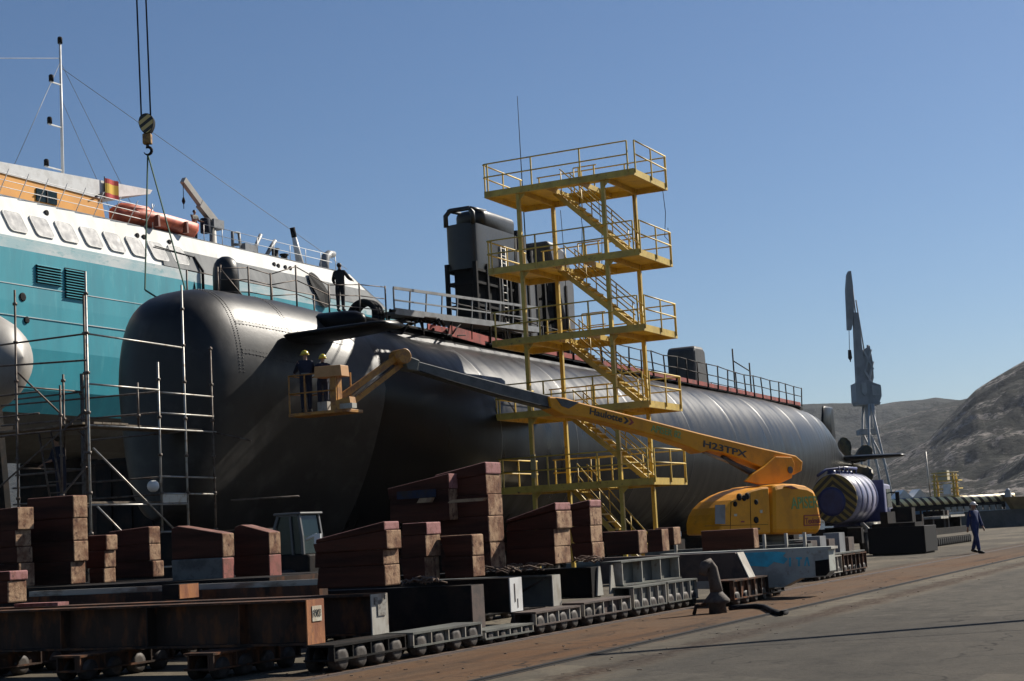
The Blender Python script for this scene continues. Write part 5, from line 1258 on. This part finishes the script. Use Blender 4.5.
m_=MB(); m_.box(-22.9,-22.1,32.9,33.9,2.42,2.48); m_.build('cab_roof',MAT['dark_grey_frame'],ld,.02)
m_=MB(); m_.path([(-21.95,32.9,1.8),(-21.6,32.8,1.9),(-21.5,32.8,1.65)],.04,6); m_.obox((-21.55,32.8,1.8),(.09,0,0),(0,.03,0),(0,0,.13)); m_.build('mirror',WHITE,ld)
for x in (-24.6,-22.5):
    for y in (32.8,34.5): m_=MB(); m_.lathe((x,y-.2,.55),(0,1,0),[(0,.4),(0,.5),(.06,.55),(.34,.55),(.4,.5),(.4,.4)],18); m_.build('wheel',RUBBER,ld)
# ------------------------------------------------------------------ bollard with pipe and hose
bp0=at(718,613,Z=0)
bo=thing('bollard','rusty iron bollard with a bent upright pipe on the dirt strip','bollard',bp0)
m_=MB(); m_.lathe(bp0,(0,0,1),[(0,.2),(.17,.18),(.2,.28),(.25,.28),(.36,.17),(.42,.12)],18); m_.build('drum',mat('bollard_iron',(.13,.105,.08),.8,col2=(.07,.05,.04),sc=7,bump=.3),bo)
m_=MB(); m_.path([bp0+V(q) for q in ((-.0,0,.4),(-.02,-.02,.6),(-.05,-.05,.85),(-.09,-.1,.95),(-.16,-.2,.92),(-.2,-.26,.75))],[.14,.13,.12,.11,.10,.09],10); m_.build('pipe',mat('dusty_brown_pipe',(.14,.105,.08),.8,col2=(.1,.07,.05),sc=6),bo)
m_=MB(); m_.path([bp0+V(q) for q in ((-.22,-.15,.18),(-.38,-.3,.16),(-.42,-.36,.0))],.04,6); m_.build('hook',RUST,bo)
bo.scale=(.86,.86,.97)
hs=at(733,607,Z=.04); m_=MB(); m_.path([at(x,y,Z=.045) for x,y in ((730,608),(745,606.5),(757,606),(765,607),(773,611),(781,613.5),(786,612))],.05,8); tag(m_.build('hose',BLACK),'black hose lying on the dirt beside the bollard','hose')
# ------------------------------------------------------------------ tanker truck
T0=at(834,497,Y=60); _n0=set(D.objects)
tk=thing('tanker_truck','violet tanker truck with black and yellow chevrons on its round rear','tanker truck',(T0.x,63,0)); tx,tz=T0.x,T0.z
m_=MB(); m_.lathe((tx,60,tz),(0,1,0),[(0,.95),(.12,1.06),(3.9,1.06),(4.15,.9)],32); tb_=m_.build('tank',PURP,tk)
m_=MB()
for y in (60.8,61.8,62.8,63.7): m_.lathe((tx,y,tz),(0,1,0),[(0,1.09),(.22,1.09)],32,caps=False)
m_.build('tank_band',DBLUE,tb_)
CH=D.materials.new('rear_chevrons'); CH.use_nodes=True; N=CH.node_tree.nodes; L=CH.node_tree.links
tc=N.new('ShaderNodeTexCoord'); s3=N.new('ShaderNodeSeparateXYZ'); L.new(tc.outputs['Object'],s3.inputs[0])
def mth(op,a,b=None):
    n=N.new('ShaderNodeMath'); n.operation=op
    for i,x in enumerate((a,b)):
        if x is None: continue
        if isinstance(x,(int,float)): n.inputs[i].default_value=x
        else: L.new(x,n.inputs[i])
    return n.outputs[0]
vv=mth('FRACT',mth('MULTIPLY',mth('ADD',mth('ABSOLUTE',s3.outputs[0]),mth('MULTIPLY',s3.outputs[2],1.15)),2.6))
cr=N.new('ShaderNodeValToRGB'); cr.color_ramp.interpolation='CONSTANT'; cr.color_ramp.elements[0].color=(.02,.018,.015,1); cr.color_ramp.elements[1].position=.52; cr.color_ramp.elements[1].color=(.22,.16,.035,1)
L.new(vv,cr.inputs[0]); L.new(cr.outputs[0],N['Principled BSDF'].inputs['Base Color'])
m_=MB(); m_.lathe((tx,59.95,tz),(0,1,0),[(0,1.0),(.06,1.03)],32); m_.build('rear_cover',CH,tk)
m_=MB(); m_.lathe((tx-.1,59.86,tz-.12),(0,1,0),[(0,.48),(.02,.6),(.1,.62)],28); m_.build('rear_hatch',DBLUE,tk)
m_=MB(); m_.path([(tx-.7,60.2,tz+1.0),(tx-.5,61,tz+1.25),(tx+.2,61.5,tz+1.3),(tx+.3,63.4,tz+1.28)],.06,6)
for y in (60.3,61.2,62,62.8,63.5): m_.tube((tx+.25,y,tz+.95),(tx+.25,y,tz+1.35),.03,5); m_.lathe((tx-.1,y,tz+1.0),(0,0,1),[(0,.2),(.18,.18)],10)
m_.build('top_fittings',DBLUE,tb_)
m_=MB(); m_.box(tx-.5,tx+.5,59.9,66.3,.75,1.2); m_.box(tx-1.1,tx+1.1,59.9,60.3,.5,1.15); m_.build('chassis',BLACKST,tk)
m_=MB(); m_.path([(tx+1.0,60.6,1.3),(tx+1.25,61.2,.9),(tx+1.2,62.4,1.25),(tx+1.25,63.6,.8),(tx+1.0,64.2,1.3)],.09,6); m_.box(tx+.85,tx+1.2,62.0,64.2,1.2,1.34); m_.path([(tx+1.15,60.5,1.0),(tx+1.25,62,1.05),(tx+1.1,64,1.0)],.07,6); m_.build('suction_hose',PALE,tk)
for y in (61.2,62.5,65.3):
    for s_ in (-1,1): m_=MB(); m_.lathe((tx+s_*.95-.17,y,.52),(1,0,0),[(0,.3),(0,.48),(.05,.52),(.29,.52),(.34,.48),(.34,.3)],20); w_=m_.build('wheel',RUBBER,tk); m_=MB(); m_.lathe((tx+s_*.95-.18,y,.52),(1,0,0),[(0,.26),(.36,.26)],14); m_.build('rim',PALE,w_)
m_=MB(); m_.prism([(tx-1.2,64.7,1.1),(tx-1.2,66.3,1.1),(tx-1.2,66.3,2.0),(tx-1.2,66.1,2.95),(tx-1.2,64.7,3.0)],(2.4,0,0)); m_.build('cab',PURP,tk,.08)
m_=MB(); m_.prism([(tx-1.22,64.5,1.0),(tx+1.22,64.5,1.0),(tx+1.22,64.5,3.15),(tx-1.22,64.5,3.15)],(0,.16,0)); m_.build('cab_back',DBLUE,tk)
m_=MB(); m_.prism([(tx+1.205,65.1,1.95),(tx+1.205,66.15,1.95),(tx+1.205,65.95,2.75),(tx+1.205,65.1,2.75)],(.012,0,0)); m_.build('side_window',GLASS_D,tk)
m_=MB(); m_.path([(tx+1.2,66.0,2.6),(tx+1.5,66.1,2.55)],.03,5); m_.box(tx+1.42,tx+1.6,66.0,66.08,2.0,2.6); m_.build('mirror',BLACK,tk)
# the truck stands 9 m further back
T1=at(834,497,Y=69); tk.location=V((T1.x,69+3*.9,-.05)); tk.scale=(1.0,.9,1.04)
# ------------------------------------------------------------------ dark carriages beyond
dc=thing('dark_carriage','long black wheeled carriage with stacked beams beyond the tanker truck','carriage',(-16.9,79,0))
c0=at(870,551,Z=0); 
m_=MB(); m_.box(-18.6,-16.0,75.3,86.5,.55,.85); m_.box(-20.5,-16.4,74.2,74.9,1.25,1.9); m_.build('frame',BLACKST,dc)
for i,(y,x,h) in enumerate(((74.4,-17.4,.8),(76.0,-17.0,1.3),(77.6,-16.8,1.2),(79.5,-16.7,.9),(81.2,-16.5,1.4),(82.2,-16.5,1.4),(84.2,-16.3,1.0))):
    m_=MB(); m_.box(x-.9,x+.1,y,y+.35,.85,.85+h*.6); m_.build('upright',BROWNST if i%2 else BLACKST,dc)
m_=MB(); m_.box(-16.9,-16.0,81.0,84.6,1.35,1.45); m_.box(-17.0,-16.0,78.6,80.4,1.3,1.42); m_.build('shelf_plate',PALE,dc)
p=at(869,551.5,Y=65.5); q=at(926,549,Y=65.5)
bb2=thing('ballast_block','long black steel ballast block on the ground right of the tanker truck','block',((p.x+q.x)/2,66.5,0))
m_=MB(); m_.box(p.x,q.x,65.5,67.8,.06,1.12); m_.build('body',BLACK,bb2,.02)
m_=MB(); m_.box(p.x+.15,q.x-.4,65.7,67.4,1.12,1.28); m_.box(p.x+.5,p.x+.8,65.8,67.2,1.28,1.75); m_.build('top_plates',BLACKST,bb2)
m_=MB(); m_.box(p.x+.1,q.x-.1,65.7,67.6,0,.06); m_.build('skid',BLACKST,bb2)
for i in range(22):
    y=75.6+i*.5; m_=MB(); m_.lathe((-16.2,y,.2),(1,0,0),[(0,.1),(0,.2),(.12,.19),(.12,.1)],12); m_.build('wheel',BLACK,dc)
# ------------------------------------------------------------------ far quay furniture
def fq(x,y,Dp=140): return at(x,y,Dp=Dp)
a,b=fq(893,503.5),fq(1010,502.5); dirx=(b-a); dirx.z=0; Ls=dirx.length; dirx.normalize(); nrm=V((-dirx.y,dirx.x,0))
SB=D.materials.new('barrier_stripes'); SB.use_nodes=True; N=SB.node_tree.nodes; L=SB.node_tree.links
tc=N.new('ShaderNodeTexCoord'); dt=N.new('ShaderNodeVectorMath'); dt.operation='DOT_PRODUCT'; dt.inputs[1].default_value=(dirx.x*1.42,dirx.y*1.42,1.15); L.new(tc.outputs['Object'],dt.inputs[0])
f_=N.new('ShaderNodeMath'); f_.operation='FRACT'; L.new(dt.outputs['Value'],f_.inputs[0]); cr=N.new('ShaderNodeValToRGB'); cr.color_ramp.interpolation='CONSTANT'; cr.color_ramp.elements[0].color=(.9,.76,.42,1); cr.color_ramp.elements[1].position=.55; cr.color_ramp.elements[1].color=(.07,.04,.025,1)
L.new(f_.outputs[0],cr.inputs[0]); L.new(cr.outputs[0],N['Principled BSDF'].inputs['Base Color'])
zz=a.z
sb=thing('striped_barrier','long beam with cream and brown diagonal stripes on the far quay','barrier',a)
m_=MB(); m_.tube(a-dirx*.4,a+dirx*(Ls+.4),.36,16); m_.build('beam',SB,sb)
m_=MB()
for i in range(16):
    p=a+dirx*(Ls*(.12+.055*i)); m_.bar((p.x,p.y,.0),(p.x,p.y,zz-.26),.14,.14,(1,0,0))
m_.obox(V((a.x,a.y,zz-.55))+dirx*Ls/2,dirx*Ls/2,nrm*.3,V((0,0,.22))); m_.build('trestle',BLACKST,sb)
m_=MB(); p=V((a.x,a.y,zz-1.1)); m_.obox(p+dirx*Ls*.68-nrm*.4,dirx*Ls*.26,nrm*.08,V((0,0,.09))); m_.build('guard_rail',WHITE,sb)
m_=MB()
for i in range(9):
    p=a+dirx*(Ls*(.45+.055*i))-nrm*.4; m_.obox(V((p.x,p.y,zz-.8)),dirx*.2,nrm*.14,V((0,0,.22)))
m_.build('roller',PALE,sb)
ps=fq(1010,503); m_=MB(); m_.bar((ps.x,ps.y-.6,0),(ps.x,ps.y-.6,zz+.5),.55,.5,(1,0,0)); m_.lathe((ps.x,ps.y-.6,zz+.5),(0,0,1),[(0,.25),(.25,.12)],8); tag(m_.build('signal_post',mat('pale_blue_grey',(.42,.46,.5),.6)),'pale blue grey post at the right end of the striped barrier','post')
rt_=fq(1016,511); m_=MB(); P=[fq(x,y,138) for x,y in ((1008,497),(1030,496),(1060,497),(1060,512),(1016,512))]; m_.prism(P,V((-.44,.9,0))*2); tag(m_.build('waste_skip',mat('ochre_skip',(.30,.19,.05),.7,col2=(.2,.12,.04),sc=1)),'ochre yellow skip cut by the right edge of the photo','skip')
ycn=fq(947,500,141); yc=thing('yellow_platform','small yellow quay crane platform with white boxes beyond the barrier','platform',(ycn.x,ycn.y,0))
m_=MB()
for dx in (-.9,.9):
    for dy in (-.7,.7): m_.bar((ycn.x+dx,ycn.y+dy,0),(ycn.x+dx*.9,ycn.y+dy,4.9),.16,.16,(1,0,0))
for z in (2.9,3.6,4.3): m_.obox((ycn.x+.15,ycn.y,z),(1.15,0,0),(0,.9,0),(0,0,.05))
for z in (3.3,4.0,4.7,5.0): m_.tube((ycn.x-1,ycn.y-.9,z),(ycn.x+1.35,ycn.y-.9,z),.04,5)
m_.build('frame',YEL,yc)
m_=MB(); m_.box(ycn.x-.5,ycn.x+.35,ycn.y-.8,ycn.y+.3,4.35,5.2); m_.build('cabin',mat('pale_cream_box',(.6,.56,.4),.6),yc); m_=MB(); m_.box(ycn.x-.05,ycn.x+.6,ycn.y-1.0,ycn.y-.3,3.1,4.0); m_.build('box',WHITE,yc)
m_=MB(); m_.tube((ycn.x-1.4,ycn.y,2),(ycn.x-1.5,ycn.y,7.0),.06,5); m_.build('pole',GALV,yc)
t0=fq(897,500,143); t1=fq(929,500,143); tn=thing('blue_tent','blue tarpaulin tent with two bright roof peaks on the far quay','tent',((t0.x+t1.x)/2,(t0.y+t1.y)/2,0))
ww=(t1-t0); ww.z=0; Lt=ww.length; ww.normalize(); nn=V((-ww.y,ww.x,0)); tb0=V((t0.x,t0.y,0))
m_=MB(); m_.prism([tb0,tb0+ww*Lt,tb0+ww*Lt+V((0,0,3.0)),tb0+V((0,0,3.0))],nn*3); m_.build('tent_wall',TENTB,tn)
for k_ in (0,.5):
    m_=MB(); q=tb0+ww*Lt*k_+V((0,0,3.0)); m_.loft([[q,q+ww*Lt*.25+V((0,0,.75)),q+ww*Lt*.5],[q+nn*3,q+ww*Lt*.25+V((0,0,.75))+nn*3,q+ww*Lt*.5+nn*3]],False); m_.build('tent_roof',WHITE,tn)
# ------------------------------------------------------------------ big harbour crane
Dc=300
def cp(x,y): return at(x,y,Dp=Dc)
kr=thing('harbour_crane','tall grey level luffing harbour crane standing before the hills','harbour crane',(cp(880,480).x,cp(880,480).y,0))
ra=V((.9,.44,0)).normalized(); rv_=V((-.44,.9,0)).normalized()
def cprism(pts,th,name,mt,off=0.):
    m_=MB(); m_.prism([cp(x,y)+rv_*(off-th/2) for x,y in pts],rv_*th); return m_.build(name,mt,kr)
cprism([(853,313),(857.5,313),(861,345),(866,380),(871,402),(855,402),(856,380),(854.5,350)],1.6,'jib',CRANEM)
cprism([(846.5,275),(848,271.5),(850.5,271.5),(852.5,287),(853.5,316),(851,330),(847.2,330),(845.5,290)],1.2,'fly_jib',CRANEM)
m_=MB(); m_.tube(cp(852.5,288),cp(860,352),.16,5); m_.tube(cp(856,300),cp(866,362),.14,5); m_.tube(cp(860,352),cp(866,372),.5,5); m_.tube(cp(864,368),cp(877,402),.28,5); m_.tube(cp(868,345),cp(866,374),.25,5); m_.build('back_stay',CRANEM,kr)
cprism([(863,350),(869,346),(872,362),(873,378),(868,398),(865,398),(864,372)],1.5,'counterweight_frame',CRANEM,.0)
m_=MB()
for a_,b_ in (((863,352),(872,370)),((870,350),(864,372)),((864,372),(872,385)),((872,362),(866,392))): m_.bar(cp(*a_)-rv_*.9,cp(*b_)-rv_*.9,.35,.35)
m_.build('lattice_brace',CRANEL,kr)
cprism([(853,384),(866,382),(878,386),(879,397),(877,403),(854,403)],4.6,'machine_house',CRANEM)
cprism([(869,386),(878.3,388),(878.8,396),(870,396)],.1,'house_side_panel',CRANEL,-2.4)
m_=MB(); m_.prism([cp(858,384)-rv_*2.5,cp(863,384)-rv_*2.5,cp(864,394)-rv_*2.5,cp(862,397)-rv_*2.5,cp(859,394)-rv_*2.5],-rv_*.3); m_.build('driver_cabin',CRANEL,kr)
cprism([(855,403),(878,403),(877,405.5),(856,405.5)],5,'slewing_ring',CRANEM)
m_=MB()
for off in (-2.6,2.6):
    m_.tube(cp(866,405)+rv_*off,V((cp(858,440).x,cp(858,440).y,0))+rv_*off*1.4,.22,6); m_.tube(cp(868,405)+rv_*off,cp(890,480)+rv_*off*1.5+V((0,0,-8)),.22,6)
    m_.tube(cp(870,405)+rv_*off,cp(873,432)+rv_*off,.25,6); m_.tube(cp(866,433)+rv_*off,cp(884,470)+rv_*off*1.3,.2,6)
m_.build('portal_leg',CRANEL,kr)
m_=MB(); m_.obox(cp(868,432),ra*1.8,rv_*1.8,V((0,0,.5))); m_.obox(cp(868,410),ra*.5,rv_*.5,V((0,0,3.4))); m_.build('portal_platform',CRANEM,kr)
m_=MB(); m_.tube(cp(849,330),cp(849.5,350),.06,4); m_.lathe(cp(849.5,350),(0,0,-1),[(0,.3),(1.5,.4),(2,.1)],8); m_.tube(cp(850,355),cp(850.5,362),.1,4); m_.build('hoist_rope',BLACK,kr)
# leaning pole added out of view to throw a shadow streak across the asphalt
dk_=thing('shadow_pole','leaning steel pole added beyond the right edge to cast a shadow streak','shadow_pole',(.6,29,0))
m_=MB(); m_.tube((.6,29,0),(-3.6,30.9,9.2),.17,10,.12); m_.build('pole',RUST,dk_); m_=MB(); m_.lathe((.6,29,0),(0,0,1),[(0,.5),(.2,.5),(.3,.25),(.5,.2)],14); m_.build('foot',BLACKST,dk_); m_=MB(); m_.tube((-3.6,30.9,9.2),(4.5,27.2,.0),.02,4); m_.build('stay_wire',BLACK,dk_)

# wood chips and small litter on the dirt strip
rnd=random.Random(21); lt=MB()
for i in range(170):
    x=rnd.uniform(-12.4,-7.2); y=17+rnd.random()**1.6*36; q=rnd.uniform(0,3.14); l=rnd.uniform(.008,.035); w_=rnd.uniform(.006,.014); h=rnd.uniform(.004,.012)
    lt.obox((x,y,h*.5+.019 if abs(x+8.82)<.15 or abs(x+11.35)<.15 else h*.5),(l*math.cos(q),l*math.sin(q),0),(-w_*math.sin(q),w_*math.cos(q),0),(0,0,h*.5))
lt=lt.build('litter',mat('litter_wood',(.20,.14,.09),.9,col2=(.08,.06,.045),sc=2)); lt['kind']='stuff'
# ------------------------------------------------------------------ air
hz=MB(); hz.box(-3600,3600,-120,4700,-4.2,290)
hz=hz.build('haze',None); hz.data.materials.clear()
hm=D.materials.new('haze_air'); hm.use_nodes=True; N=hm.node_tree.nodes; N.remove(N['Principled BSDF'])
pv=N.new('ShaderNodeVolumePrincipled'); pv.inputs['Color'].default_value=(.80,.87,1,1); pv.inputs['Density'].default_value=.00004; pv.inputs['Anisotropy'].default_value=.2
hm.node_tree.links.new(pv.outputs[0],N['Material Output'].inputs['Volume']); hz.data.materials.append(hm); hz['kind']='stuff'
scn.cycles.volume_bounces=0; scn.cycles.max_bounces=6
